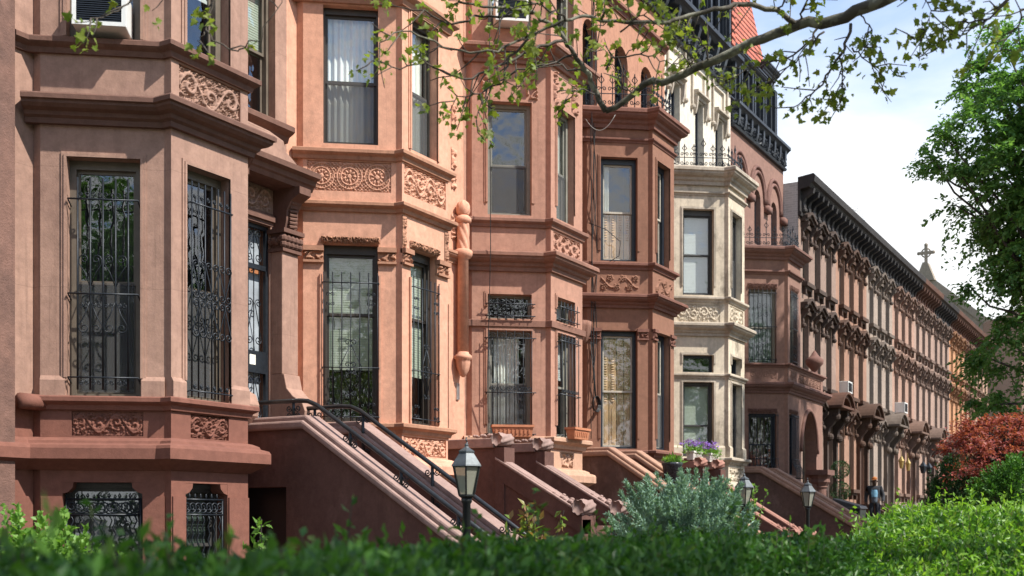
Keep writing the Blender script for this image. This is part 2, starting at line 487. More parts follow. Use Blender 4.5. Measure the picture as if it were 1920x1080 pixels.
M['h6'] = stone('mauve_brown_stucco', (.265, .152, .117), (.22, .125, .097), streak=.25)
M['h6t'] = stone('mauve_trim', (.20, .106, .085), (.14, .075, .06))
M['quoin'] = stone('rough_brownstone', (.21, .115, .088), (.13, .075, .06), amt=.9, bump=.9, scale=3.)
M['st1'] = stone('dark_chocolate_wall', (.13, .065, .051), (.10, .05, .04), streak=.3, stain=(.17, .09, .07), stain_amt=.55)
M['st1c'] = stone('pale_pink_coping', (.32, .215, .185), (.23, .15, .128), bump=.4)
M['st3'] = stone('tan_coping', (.38, .225, .155), (.28, .155, .11), bump=.4)
M['st3w'] = stone('dirty_brown_wall', (.15, .083, .062), (.095, .053, .042), amt=.9, stain=(.23, .14, .11), stain_amt=.5)
M['st4'] = stone('red_scroll_coping', (.33, .17, .13), (.26, .125, .098))
far_cols = [(.29, .20, .158), (.34, .195, .135), (.335, .262, .21), (.38, .235, .175), (.37, .25, .195), (.33, .225, .175), (.50, .255, .135), (.37, .215, .145), (.42, .27, .19)]
M['far'] = [stone('row_stone_%d' % i, c, block=.9) for i, c in enumerate(far_cols)]
M['fart'] = [stone('row_trim_%d' % i, tuple(x * .46 for x in c), amt=.8) for i, c in enumerate(far_cols)]
for k_ in (0, 1): M['fart'][k_] = stone('dark_row_trim_%d' % k_, tuple(x * .27 for x in far_cols[k_]), amt=.8)  # the two nearest row houses get darker trim
M['iron'] = plain('black_iron', (.018, .022, .028), .42, .3, .3, 20.)
M['steel'] = plain('worn_rail_paint', (.03, .033, .036), .34, .4, .3, 9.)
M['black_metal'] = stone('black_painted_metal', (.026, .029, .036), (.045, .052, .062), amt=.9, rough=.5, streak=.4, bump=.2, stain=(.13, .15, .17), stain_amt=.35)
M['soot'] = stone('sooty_cornice', (.028, .025, .024), (.06, .052, .048), amt=.8, rough=.7, bump=.3)
M['soot_brown'] = stone('brown_cornice', (.13, .06, .038), (.05, .03, .024), amt=.8, rough=.7)
M['slate'] = plain('slate_roof', (.04, .043, .05), .6, 0, .3, 4.)
M['frame_olive'] = plain('olive_brown_frame', (.125, .10, .075), .5)
M['frame_bronze'] = plain('bronze_frame', (.045, .037, .03), .45)
M['frame_grey'] = plain('grey_green_frame', (.21, .20, .165), .55)
M['frame_black'] = plain('blue_black_frame', (.016, .021, .03), .4)
M['frame_dark'] = plain('dark_grey_frame', (.05, .048, .046), .5)
M['frame_white'] = plain('white_frame', (.72, .72, .70), .5)
M['sash'] = plain('pale_sash', (.42, .38, .31), .5)
M['glass'] = glass_mat('window_glass')
M['glass_dark'] = glass_mat('dark_window_glass', (.35, .4, .4), 2.6)
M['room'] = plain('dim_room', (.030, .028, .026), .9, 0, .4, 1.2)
M['curtain'] = plain('white_curtain', (.80, .80, .74), .9, 0, .08, 3.)
M['blind'] = plain('pale_blind', (.37, .41, .33), .6, 0, .05)
M['blind2'] = plain('white_blind', (.52, .54, .52), .55, 0, .05)
M['shutter'] = plain('wood_shutter', (.52, .33, .18), .5, 0, .25, 3.)
M['door'] = plain('brown_door', (.085, .045, .03), .45, 0, .3)
M['oak'] = plain('orange_oak_door', (.36, .15, .07), .4, 0, .3)
M['terracotta'] = plain('terracotta', (.44, .17, .085), .7, 0, .2, 9.)
M['white_plastic'] = plain('white_plastic', (.66, .66, .63), .45, 0, .08)
M['grey_plastic'] = plain('grey_grille', (.23, .24, .25), .5, 0, .12)
M['planter_white'] = plain('white_planter', (.62, .58, .53), .7, 0, .12)
M['pot_black'] = plain('glazed_black_pot', (.03, .033, .04), .25, 0, .9, 22.)
M['bin'] = plain('black_bin', (.015, .016, .019), .35)
M['lampmetal'] = plain('weathered_lamp_metal', (.075, .085, .09), .5, .4, .3, 14.)
M['postmetal'] = plain('black_post', (.017, .02, .02), .4, .2, .3)
M['brass'] = plain('brass', (.55, .38, .14), .35, .9)
M['whitebrick'] = brick_mat('grey_white_brick', (.42, .40, .38), (.34, .33, .31), (.5, .48, .46), 1., 'y')
M['brownbrick'] = brick_mat('brown_brick', (.30, .17, .12), (.26, .145, .105), (.34, .25, .2), 1., 'x')
M['redtile'] = None
M['church'] = stone('church_stone', (.31, .26, .2), (.22, .19, .15), block=.5)
M['churchslate'] = plain('church_slate', (.2, .21, .22), .6, 0, .3, 2.)
M['copper'] = plain('verdigris', (.16, .42, .36), .7)
M['soil'] = plain('garden_soil', (.05, .035, .024), .95, 0, .4, 3., .4)
M['paving'] = stone('concrete_paving', (.36, .34, .31), (.28, .265, .245), block=None)
M['asphalt'] = plain('asphalt', (.05, .05, .052), .85, 0, .25, 9., .3)
M['lawn'] = plain('rough_ground', (.07, .09, .035), .95, 0, .4, .6, .3)
M['cable'] = plain('black_cable', (.012, .012, .013), .5, 0, 0, 3., 0)
M['grey_cable'] = plain('grey_cable', (.25, .24, .22), .5, 0, 0, 3., 0)
M['alu'] = plain('aluminium', (.5, .5, .5), .35, .8)
M['note'] = plain('paper_note', (.7, .68, .6), .8, 0, .1)

def milky():
    m, nt, out = nodes_of('milky_glass')
    t = N(nt, 'ShaderNodeBsdfTransparent', Color=(.8, .82, .74, 1)); p = N(nt, 'ShaderNodeBsdfPrincipled', Roughness=.15); p.inputs['Base Color'].default_value = (.42, .42, .34, 1)
    mx = nt.nodes.new('ShaderNodeMixShader'); mx.inputs[0].default_value = .55
    nt.links.new(t.outputs[0], mx.inputs[1]); nt.links.new(p.outputs[0], mx.inputs[2]); nt.links.new(mx.outputs[0], out.inputs[0])
    return m
M['lantern_glass'] = milky()
def red_tile():
    m, nt, out = nodes_of('red_roof_tile')
    g = nt.nodes.new('ShaderNodeNewGeometry')
    sp = N(nt, 'ShaderNodeSeparateXYZ'); nt.links.new(g.outputs['Position'], sp.inputs[0])
    n = N(nt, 'ShaderNodeTexNoise', Scale=3.0, Detail=5.0); nt.links.new(g.outputs['Position'], n.inputs['Vector'])
    col = ramp(nt, n.outputs['Fac'], [(.3, (.36, .075, .04)), (.7, (.55, .14, .075))])
    h = []
    for ch, fq in ((0, 26.), (2, 30.)):
        mu = N(nt, 'ShaderNodeMath', operation='MULTIPLY'); nt.links.new(sp.outputs[ch], mu.inputs[0]); mu.inputs[1].default_value = fq
        si = N(nt, 'ShaderNodeMath', operation='SINE'); nt.links.new(mu.outputs[0], si.inputs[0]); h.append(si)
    ad = N(nt, 'ShaderNodeMath', operation='ADD'); nt.links.new(h[0].outputs[0], ad.inputs[0]); nt.links.new(h[1].outputs[0], ad.inputs[1])
    b = N(nt, 'ShaderNodeBump', Strength=.9, Distance=.05); nt.links.new(ad.outputs[0], b.inputs['Height'])
    p = N(nt, 'ShaderNodeBsdfPrincipled', Roughness=.7)
    nt.links.new(col, p.inputs['Base Color']); nt.links.new(b.outputs[0], p.inputs['Normal']); nt.links.new(p.outputs[0], out.inputs[0])
    return m
M['redtile'] = red_tile()

def screen_mat():
    m, nt, out = nodes_of('insect_screen')
    t = N(nt, 'ShaderNodeBsdfTransparent'); d = N(nt, 'ShaderNodeBsdfDiffuse', Color=(.10, .10, .10, 1))
    mx = nt.nodes.new('ShaderNodeMixShader'); mx.inputs[0].default_value = .55
    nt.links.new(t.outputs[0], mx.inputs[1]); nt.links.new(d.outputs[0], mx.inputs[2]); nt.links.new(mx.outputs[0], out.inputs[0])
    return m
M['screen'] = screen_mat()
# ------------------------------------------------------------------ windows, guards, doors, stoops
def window(parent, F, u0, u1, z0, z1, fm='frame_dark', d=-.13, fw=.05, head=.06, sill=.05, split=.5, glass='glass', fill=(), sash=None, arch=0., label=None):
    fm_ = M[fm]; mb = MB()
    mb.lbox(F, u0, u0 + fw, z0, z1, d - .1, d); mb.lbox(F, u1 - fw, u1, z0, z1, d - .1, d)
    mb.lbox(F, u0 + fw, u1 - fw, z1 - head, z1, d - .1, d + .003); mb.lbox(F, u0 + fw, u1 - fw, z0, z0 + sill, d - .1, d + .02)
    a, b, c, e = u0 + fw, u1 - fw, z0 + sill, z1 - head
    zm = c + (e - c) * split; st = .035; sm = mb if sash is None else MB()
    if split > 0:
        for (x, y, dd) in ((zm - .02, e, d - .045), (c, zm + .02, d - .08)):
            sm.lbox(F, a, a + st, x, y, dd - .03, dd); sm.lbox(F, b - st, b, x, y, dd - .03, dd)
            sm.lbox(F, a + st, b - st, y - .04, y, dd - .03, dd + .002); sm.lbox(F, a + st, b - st, x, x + .04, dd - .03, dd + .002)
    w = mb.build('window', fm_, parent)
    if sash is not None: sm.build('sash', M[sash], w)
    g = MB()
    if split > 0:
        for (x, y, dd) in ((zm, e, d - .06), (c, zm, d - .095)):
            g.poly([F.at(a, dd, x), F.at(b, dd, x), F.at(b, dd, y), F.at(a, dd, y)])
    else:
        g.poly([F.at(a, d - .06, c), F.at(b, d - .06, c), F.at(b, d - .06, e), F.at(a, d - .06, e)])
    g.build('pane', M[glass], w)
    for f in fill:
        k = f[0]; dd = d - .118
        if k in ('blind', 'blind2'):
            zb = c + (e - c) * f[1]; q = MB(); n = max(3, int((e - zb) / .036)); sl = random.uniform(-.012, .012)
            for i in range(n):
                y0 = zb + (e - zb) * i / n; y1 = zb + (e - zb) * (i + 1) / n
                q.poly([F.at(a, dd + .004, y0), F.at(b, dd + .004, y0), F.at(b, dd - .002, y1), F.at(a, dd - .002, y1)])
            q.hexa([F.at(a, dd + .012, zb - .03 + sl), F.at(b, dd + .012, zb - .03 - sl), F.at(b, dd - .006, zb - .03 - sl), F.at(a, dd - .006, zb - .03 + sl), F.at(a, dd + .012, zb + .012), F.at(b, dd + .012, zb + .012), F.at(b, dd - .006, zb + .012), F.at(a, dd - .006, zb + .012)])
            q.build('blind', M[k], w)
        elif k in ('curtain', 'drape'):
            x0 = a + (b - a) * f[1]; x1 = a + (b - a) * f[2]; zb = c + (e - c) * (f[3] if len(f) > 3 else 0); q = MB(); n = 44
            ph = random.uniform(0, 6)
            pr = [(x0 + (x1 - x0) * i / n, dd - .03 + .022 * math.sin(i * 1.15 + ph) + .014 * math.sin(i * .37 + ph * 2)) for i in range(n + 1)]
            for (p, q_), (r, s_) in zip(pr, pr[1:]):
                q.poly([F.at(p, q_, zb), F.at(r, s_, zb), F.at(r, s_ * .6 + dd * .4, e), F.at(p, q_ * .6 + dd * .4, e)])
            q.build('curtain', M['curtain'], w, True)
        elif k == 'screen':
            q = MB(); q.poly([F.at(a + .02, d - .02, c + .02), F.at(b - .02, d - .02, c + .02), F.at(b - .02, d - .02, zm), F.at(a + .02, d - .02, zm)]); q.build('insect_screen', M['screen'], w)
        elif k == 'shutter':
            zt = c + (e - c) * f[1]; q = MB(); n = 4
            for i in range(n):
                x0 = a + (b - a) * i / n + .008; x1 = a + (b - a) * (i + 1) / n - .008
                q.lbox(F, x0, x1, c, zt, dd - .02, dd)
                nl = int((zt - c) * .55 / .055)
                for j in range(nl):
                    y = c + (zt - c) * .42 + j * .055
                    q.dprism(F, [(dd + .001, y + .03), (dd + .02, y), (dd + .026, y + .008), (dd + .006, y + .04)], x0 + .045, x1 - .045)
                q.lbox(F, x0 + .05, x1 - .05, c + .1, c + (zt - c) * .36, dd + .001, dd + .014)
            q.build('shutter', M['shutter'], w)
    return w

def architrave(mb, F, u0, u1, z0, z1, w=.07, pr=.035, base=True):
    """stepped moulding round an opening, on three sides"""
    for k, (a, p) in enumerate(((w, pr * .55), (w * .5, pr))):
        mb.lbox(F, u0 - a, u0 - .001, z0 + (.22 if base else 0), z1 + a, -.04, p); mb.lbox(F, u1 + .001, u1 + a, z0 + (.22 if base else 0), z1 + a, -.04, p)
        mb.lbox(F, u0 - .001, u1 + .001, z1 + .001, z1 + a, -.04, p + .001)

def bars(mb, F, us, z0, z1, d, r=.009):
    for u in us: mb.tube([F.at(u, d, z0), F.at(u, d, z1)], r, 4)

def guard(parent, F, u0, u1, z0, z1, style, d=.03, mat='iron'):
    mb = MB(); w = u1 - u0; h = z1 - z0
    def hb(z, a=u0, b=u1, r=.011): mb.tube([F.at(a, d + .004, z), F.at(b, d + .004, z)], r, 4)
    def br(z):                               # fixing arms back to the wall
        for u in (u0, u1): mb.tube([F.at(u, d, z), F.at(u, -.12, z - .05)], .009, 4)
    t = .0065
    if style == 'hearts':                    # five bars, hearts above and below the middle rail
        e = w * .14; us = [u0 + e + (w - 2 * e) * k / 4 for k in range(5)]
        bars(mb, F, us, z0 + .03, z1, d, .0115)
        for f in (.07, .46, .9): hb(z0 + h * f); br(z0 + h * f)
        g = us[1] - us[0]
        for k in range(4):
            for s in (-1, 1): mb.tube(spiral(F, (us[k] + us[k + 1]) / 2 + s * g * .25, z0 + h * .9 + .05, .034, R(-90), 1.1, s, d, 10), t, 4)
        for zc in (.47, .47):
            pass
        for c in (us[1], us[3]):
            for s in (-1, 1):
                mb.tube([F.at(c, d, z0 + h * .49), F.at(c + s * g * .45, d, z0 + h * .56), F.at(c + s * g * .9, d, z0 + h * .6)] + spiral(F, c + s * g * .5, z0 + h * .62, g * .4, 0 if s > 0 else R(180), 1.3, s, d, 12), t, 4)
                mb.tube([F.at(c, d, z0 + h * .43), F.at(c + s * g * .45, d, z0 + h * .36), F.at(c + s * g * .95, d, z0 + h * .31)] + spiral(F, c + s * g * .5, z0 + h * .30, g * .42, 0 if s > 0 else R(180), 1.3, -s, d, 12), t, 4)
        for k in range(4):
            for s in (-1, 1):
                mb.tube(spiral(F, (us[k] + us[k + 1]) / 2 + s * g * .24, z0 + h * .405, g * .22, R(90), 1.2, s, d, 10), t, 4)
                mb.tube(spiral(F, (us[k] + us[k + 1]) / 2 + s * g * .24, z0 + h * .045, g * .2, R(90), 1.2, s, d, 10), t, 4)
    elif style == 's_rows':                  # seven bars, two rows of S scrolls in the middle
        us = [u0 + .03 + (w - .06) * k / 6 for k in range(7)]
        bars(mb, F, us, z0, z1, d, .010)
        for f in (.03, .9): hb(z0 + h * f); br(z0 + h * f)
        g = us[1] - us[0]
        for k in range(6):
            c = (us[k] + us[k + 1]) / 2
            mb.tube(s_scroll(F, c, z0 + h * .46, z0 + h * .64, g * 1.05, d + .012, -1 if k % 2 else 1), .0085, 4)
            mb.tube(s_scroll(F, c, z0 + h * .28, z0 + h * .46, g * 1.05, d + .012, 1 if k % 2 else -1), .0085, 4)
            mb.tube(spiral(F, c, z0 + h * .93, .03, R(90), 1.5, 1, d, 10), .008, 4)
            mb.tube(spiral(F, c, z0 + h * .05, .03, R(90), 1.5, 1, d, 10), .008, 4)
    elif style == 'diamond':                 # tall guard with a central lozenge and curls in the corners
        n = 7; us = [u0 + .02 + (w - .04) * k / (n - 1) for k in range(n)]
        bars(mb, F, us, z0, z1, d, .0085)
        for f in (.03, .36, .93): hb(z0 + h * f, r=.009); br(z0 + h * f)
        c = (u0 + u1) / 2; q = w * .2
        for s in (-1, 1):
            mb.tube([F.at(c, d, z0 + h * .52), F.at(c + s * q, d, z0 + h * .36), F.at(c, d, z0 + h * .2)], t, 4)
            for zz, a in ((.53, 1), (.19, -1), (.38, 1), (.335, -1)):
                mb.tube(spiral(F, c + s * .045, z0 + h * zz, .045, R(180) if s > 0 else 0, 1.2, -s * a, d, 10), t, 4)
            for zz in (.79, .85, .11, .05):
                for e in (-1, 1): mb.tube(spiral(F, c + s * w * .36 + e * .035, z0 + h * zz, .033, R(180) if e > 0 else 0, 1.2, -e * (1 if zz in (.85, .11) else -1), d, 10), t, 4)
    elif style == 'cage':                    # projecting cage with curls
        n = 6; us = [u0 + .04 + (w - .08) * k / (n - 1) for k in range(n)]
        bars(mb, F, us, z0 + .02, z1, d, .0085)
        for f in ((.03, .42, .93) if h > 1 else (.22, .75)): hb(z0 + h * f, u0 - .04, u1 + .04); br(z0 + h * f)
        for k in range(n - 1):
            c = (us[k] + us[k + 1]) / 2; g = us[1] - us[0]
            if h > 1:
                mb.tube(spiral(F, c, z0 + h * .95, g * .42, R(180), 1.2, -1, d, 10), t, 4)
                for s in (-1, 1): mb.tube(spiral(F, c + s * g * .2, z0 + h * .46, g * .3, R(180) if s > 0 else 0, 1.25, s, d, 10), t, 4)
        if h <= 1:
            for s in (-1, 1):
                mb.tube(spiral(F, (u0 + u1) / 2 + s * w * .13, z0 + h * .5, h * .42, R(90), 1.0, s, d, 16, .8), t, 4)
    elif style == 'plain':
        n = 7; us = [u0 + .03 + (w - .06) * k / (n - 1) for k in range(n)]
        bars(mb, F, us, z0, z1, d, .010)
        for f in (.06, .5, .95): hb(z0 + h * f); br(z0 + h * f)
        c = (u0 + u1) / 2
        for zz in (.2, .72):
            for s in (-1, 1):
                for e in (-1, 1): mb.tube(spiral(F, c + s * w * .12, z0 + h * (zz + e * .05), w * .11, R(180) if s > 0 else 0, 1.25, -s * e, d, 10), t, 4)
    elif style == 'belly':                   # bars that swell out at the bottom
        n = 9; us = [u0 + .02 + (w - .04) * k / (n - 1) for k in range(n)]
        for u in us: mb.tube([F.at(u, d, z1), F.at(u, d, z0 + h * .3), F.at(u, d + .04, z0 + h * .22), F.at(u, d + .16, z0 + h * .1), F.at(u, d + .13, z0 + .01), F.at(u, d, z0)], .010, 4)
        hb(z0 + h * .97); br(z0 + h * .97); hb(z0 + h * .3)
        mb.tube([F.at(u0, d + .06, z0 + h * .2), F.at(u1, d + .06, z0 + h * .2)], .011, 4)
    elif style == 'basement':                # frieze of running spirals over wavy bars
        zt = z1 - .06; zb = z1 - .24
        mb.lbox(F, u0, u1, zt - .02, zt, d - .012, d + .012); mb.lbox(F, u0, u1, zb - .02, zb, d - .012, d + .012)
        n = 7; g = w / n
        for k in range(n):
            c = u0 + g * (k + .5)
            mb.tube(spiral(F, c, (zt + zb) / 2 - .01, .075, R(200), 1.75, 1, d, 18, .15), .009, 4)
            mb.tube([F.at(c - g * .5, d, zt), F.at(c - g * .4, d, zt + .03), F.at(c - g * .5, d, zt + .055), F.at(c - g * .6, d, zt + .03), F.at(c - g * .5, d, zt)], .008, 4)
            zz = [z0 + (zb - z0) * i / 14 for i in range(15)]
            mb.tube([F.at(c + (.018 if i % 2 else -.018), d, z) for i, z in enumerate(zz)], .009, 4)
        for u in (u0, u1): mb.tube([F.at(u, d, z0), F.at(u, d, zt)], .014, 4)
    return mb.build('window_guard', M[mat], parent, True)

def stoop(parent, xl, xr, yw, yk, ztop, zlow, slope, mw, mc, style='plain', hole=None, t=.3, yend=None):
    """flight of steps between two cheek walls running out from the front door"""
    zend = .42
    yend = yk - (zlow - zend) / slope if yend is None else yend
    zend = zlow - (yk - yend) * slope
    st = MB(); z0 = (zlow if style == 'scroll' else ztop) - .42; rise = .17; run = rise / slope
    for k in range(int(z0 / rise) + 1):
        y1 = yk + .05 - k * run
        st.box(xl + t + .002, xr - t - .002, y1 - run, yw if k == 0 else y1, 0, z0 - k * rise)
    root = st.build('stoop', M[mw], parent)
    for k, x in enumerate((xl, xr - t)):
        c = MB()
        prof = [(yw, 0), (yw, ztop - .1), (yk, ztop - .1)] + ([(yk, zlow - .1)] if zlow < ztop else []) + [(yend, zend - .1), (yend, 0)]
        if hole and k == 0:
            y0, y1, zt = hole                # a low doorway under the flight, on the near side
            Fs = Frame((x, yw), (x, yend))   # walked outwards: normal points to -x
            for (a, b) in ((yw, y0), (y1, yk)):
                c.poly([(x, a, 0), (x, b, 0), (x, b, ztop - .1), (x, a, ztop - .1)])
            c.poly([(x, y0, zt), (x, y1, zt), (x, y1, ztop - .1), (x, y0, ztop - .1)])
            c.poly([(x, yk, 0), (x, yend, 0), (x, yend, zend - .1), (x, yk, zlow - .1)])
            bd = MB(); bd.poly([(x + t - .02, y0, 0), (x + t - .02, y1, 0), (x + t - .02, y1, zt), (x + t - .02, y0, zt)]); bd.build('niche_shade_sheet', M['bin'], root)  # flat black sheet: the shade inside the doorway is put into its colour
            c.poly([(x, y0, 0), (x + t, y0, 0), (x + t, y0, zt), (x, y0, zt)]); c.poly([(x, y1, 0), (x, y1, zt), (x + t, y1, zt), (x + t, y1, 0)])
            c.poly([(x, y0, zt), (x, y1, zt), (x + t, y1, zt), (x + t, y0, zt)])
            c.poly([(x, yend, 0), (x + t, yend, 0), (x + t, yend, zend - .1), (x, yend, zend - .1)])
            c.poly([(x + t - .003, yw, 0), (x + t - .003, yend, 0), (x + t - .003, yend, zend - .1), (x + t - .003, yk, zlow - .1), (x + t - .003, yk, ztop - .1), (x + t - .003, yw, ztop - .1)])
        else:
            c.prism([(x, y, z) for y, z in prof], (t, 0, 0))
        ck = c.build('cheek_wall', M[mw], root)
        def strip(q, pts, x0, x1, th, lift):
            q.prism([(x0, y, z + lift) for y, z in pts] + [(x0, y, z + lift - th) for y, z in pts[::-1]], (x1 - x0, 0, 0))
        q = MB(); e = .05
        if style == 'plain':
            pts = [(yw, ztop), (yk, ztop), (yend - .03, zend)]
            strip(q, pts, x - e, x + t + e, .11, 0); strip(q, [(yw, ztop), (yk - .02, ztop), (yend - .06, zend)], x - .005, x + t + .005, .1, .07)
            q.build('coping', M[mc], ck, bevel=.028)
        else:
            strip(q, [(yw, ztop), (yk + .03, ztop)], x - e, x + t + e, .16, .0)
            lo = [(yk + .02, zlow + .03), (yend, zend)]
            strip(q, lo, x - .03, x + t + .03, .05, .02); strip(q, lo, x + .03, x + t - .03, .03, .035)
            sd = MB(); strip(sd, lo, x - .022, x + t + .022, .3, -.031); sd.build('cheek_band', M[mw], ck)
            q.build('coping', M[mc], ck, bevel=.015)
            for (yy, zz) in ((yk - .03, ztop - .02), (yend + .05, zend + .1)):   # the carved scroll ends
                s = MB(); nn = 40; K = 14
                for i in range(K + 1):
                    pass
                ring = []
                for i in range(nn):
                    a = 2 * math.pi * i / nn
                    ring.append(a)
                i0 = len(s.v)
                for j in range(9):
                    xx = x - e - .01 + (t + 2 * e + .02) * j / 8
                    for a in ring:
                        rr = (.105 if zz > 1.7 else .12) * (1 + .10 * math.sin(a * 7 + j * .9) + .05 * math.sin(j * 2.6 + a * 3))
                        s.v.append((xx, yy + rr * math.cos(a), zz + rr * math.sin(a)))
                for j in range(8):
                    for i in range(nn):
                        i2 = (i + 1) % nn
                        s.f.append((i0 + j * nn + i, i0 + j * nn + i2, i0 + (j + 1) * nn + i2, i0 + (j + 1) * nn + i))
                s.f.append(tuple(i0 + i for i in range(nn))); s.f.append(tuple(i0 + 8 * nn + i for i in range(nn - 1, -1, -1)))
                # acanthus tail running back up the coping
                up = 1 if zz > 1.7 else slope
                for j in range(7):
                    yb = yy + .12 + j * .075; zb = zz + (.07 if zz > 1.7 else .0 + .0) + (0 if zz > 1.7 else (yb - yy) * slope * .85)
                    s.ball((x + t * .5 + .1 * (-1) ** j, yb, zb), .055 - j * .004, 8, 5, .7)
                    s.ball((x + t * .5 - .1 * (-1) ** j, yb + .03, zb), .045 - j * .004, 8, 5, .7)
                s.build('scroll', M[mc], ck, True)
            if True:
                pp = MB(); pp.box(x - .02, x + t + .02, yk - .16, yk + .02, 0, ztop - .16); pp.build('pier', M[mw], ck)
    return root

def door(parent, F, u0, u1, z0, z1, mat='door', d=-.25, glazed=True):
    mb = MB(); zt = z1 - .55
    for a, b, c, e in ((u0, u0 + .07, z0, z1), (u1 - .07, u1, z0, z1), (u0 + .07, u1 - .07, z1 - .06, z1), (u0 + .07, u1 - .07, zt, zt + .06)):
        mb.lbox(F, a, b, c, e, d - .08, d + .02)
    m = (u0 + u1) / 2
    for a, b in ((u0 + .072, m - .004), (m + .004, u1 - .072)):
        for (p, q, r, s_) in ((a, a + .1, z0, zt), (b - .1, b, z0, zt), (a + .1, b - .1, z0, z0 + .22), (a + .1, b - .1, zt - .12, zt), (a + .1, b - .1, z0 + .8, z0 + .95)):
            mb.lbox(F, p, q, r, s_, d - .06, d)
        mb.lbox(F, a + .1, b - .1, z0 + .22, z0 + .8, d - .06, d - .025)
    w = mb.build('door', M[mat], parent)
    g = MB()
    for a, b, c, e in ((u0 + .07, u1 - .07, zt + .06, z1 - .06), (u0 + .17, m - .1, z0 + .95, zt - .12), (m + .1, u1 - .17, z0 + .95, zt - .12)):
        g.poly([F.at(a, d - .04, c), F.at(b, d - .04, c), F.at(b, d - .04, e), F.at(a, d - .04, e)])
    g.build('pane', M['glass_dark'], w)
    k = MB(); k.ball(F.at(m - .07, d + .05, z0 + .92), .03); k.build('knob', M['brass'], w, True)
    return w

def cornice(zt, h, p):
    b = zt - h
    return [(-.02, b), (.22 * p, b), (.25 * p, b + .2 * h), (.4 * p, b + .28 * h), (.46 * p, b + .42 * h), (.7 * p, b + .5 * h), (.86 * p, b + .62 * h), (.88 * p, b + .72 * h), (p, b + .76 * h), (p, b + .93 * h), (.93 * p, zt), (-.02, zt + .03)]
def band(zt, h, p):
    b = zt - h
    return [(-.02, b), (.3 * p, b), (.45 * p, b + .35 * h), (.8 * p, b + .5 * h), (p, b + .62 * h), (p, b + .92 * h), (.9 * p, zt), (-.02, zt + .015)]
def ledge(z0, z1, p):
    h = z1 - z0
    return [(-.02, z0 - .1), (.02, z0 - .1), (p * .45, z0 - .05), (p, z0 + .02), (p, z1 - .06), (p * .92, z1 - .025), (p * .55, z1), (p * .5, z1 + .03), (p * .2, z1 + .06), (-.02, z1 + .075)]

class Bay:
    """plan of a house front with one canted bay; yw = main wall, D = projection"""
    def __init__(s, xb1, xb2, x0, x1, yw=11.3, D=1.3, st=.1, s1=.12, dx=.844):
        s.yw, s.D, s.x0, s.x1 = yw, D, x0, x1
        dA = D - st; s.xb0, s.xb1, s.xb2, s.xb3 = xb1 - dx, xb1, xb2, xb2 + dx
        W = lambda x, d: (x, yw - d)
        s.W0 = Frame(W(x0, 0), W(s.xb0, 0)); s.R0 = Frame(W(s.xb0, 0), W(s.xb0, s1))
        s.A = Frame(W(s.xb0, s1), W(xb1, dA)); s.R1 = Frame(W(xb1, dA), W(xb1, D))
        s.B = Frame(W(xb1, D), W(xb2, D)); s.R2 = Frame(W(xb2, D), W(xb2, dA))
        s.C = Frame(W(xb2, dA), W(s.xb3, s1)); s.R3 = Frame(W(s.xb3, s1), W(s.xb3, 0))
        s.W1 = Frame(W(s.xb3, 0), W(x1, 0)); s.WA = Frame(W(x0, 0), W(x1, 0))
        c0 = s.xb0 - s1 * dx / (dA - s1)
        s.bayp = [W(c0, 0), W(xb1, dA), W(xb1, D), W(xb2, D), W(xb2, dA), W(s.xb3 + s.xb0 - c0, 0)]
        s.full = [W(x0, 0)] + s.bayp + [W(x1, 0)]
        s.left = [W(x0, 0)] + s.bayp
    def wall(s, mb, z0, z1, hA=(), hB=(), hC=(), h0=(), h1=()):
        for F, h in ((s.W0, h0), (s.R0, ()), (s.A, hA), (s.R1, ()), (s.B, hB), (s.R2, ()), (s.C, hC), (s.R3, ()), (s.W1, h1)):
            mb.panel(F, z0, z1, [q for q in h if q[3] > z0 and q[2] < z1])
    def bayonly(s, mb, z0, z1, hA=(), hB=()):
        for F, h in ((s.R0, ()), (s.A, hA), (s.R1, ()), (s.B, hB), (s.R2, ()), (s.C, ()), (s.R3, ())):
            mb.panel(F, z0, z1, [q for q in h if q[3] > z0 and q[2] < z1])
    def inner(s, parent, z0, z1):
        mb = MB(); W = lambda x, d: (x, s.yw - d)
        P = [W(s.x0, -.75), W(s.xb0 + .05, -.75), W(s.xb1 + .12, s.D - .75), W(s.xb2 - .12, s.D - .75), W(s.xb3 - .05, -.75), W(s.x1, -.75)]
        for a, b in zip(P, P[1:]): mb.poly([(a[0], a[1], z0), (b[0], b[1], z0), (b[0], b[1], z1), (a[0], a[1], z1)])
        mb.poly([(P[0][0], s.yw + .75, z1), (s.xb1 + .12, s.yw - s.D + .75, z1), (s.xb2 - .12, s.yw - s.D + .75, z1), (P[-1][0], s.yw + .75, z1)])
        mb.build('dim_room_shell', M['room'], parent)  # near-black shell: the dimness of the rooms is put into its colour
    def cap(s, mb, z): mb.poly([(x, y, z) for x, y in s.bayp])
    def shell(s, parent, z1, mat, side=True):
        mb = MB(); y0, y1 = s.yw + .8, s.yw + 9
        mb.box(s.x0 + .003, s.x1 - .003, y0, y1, 0, z1); mb.poly([(s.x0, s.yw, z1), (s.x1, s.yw, z1), (s.x1, y0, z1), (s.x0, y0, z1)])
        for x in (s.x0 + .002, s.x1 - .002): mb.poly([(x, s.yw + .001, 0), (x, y0, 0), (x, y0, z1), (x, s.yw + .001, z1)])
        mb.build('side_wall', mat, parent)

def relief(parent, F, u0, u1, z0, z1, style, seed, mat, d=-.03, amp=.045, name='carved_panel', res=.010):
    mb = MB(); mb.relief(F, u0, u1, z0, z1, carve(u1 - u0, z1 - z0, style, seed, res, amp), d)
    return mb.build(name, mat, parent, True)

def sweeps(parent, name, mat, items, bevel=0):
    mb = MB()
    for path, prof in items: mb.sweep(path, prof)
    return mb.build(name, mat, parent)
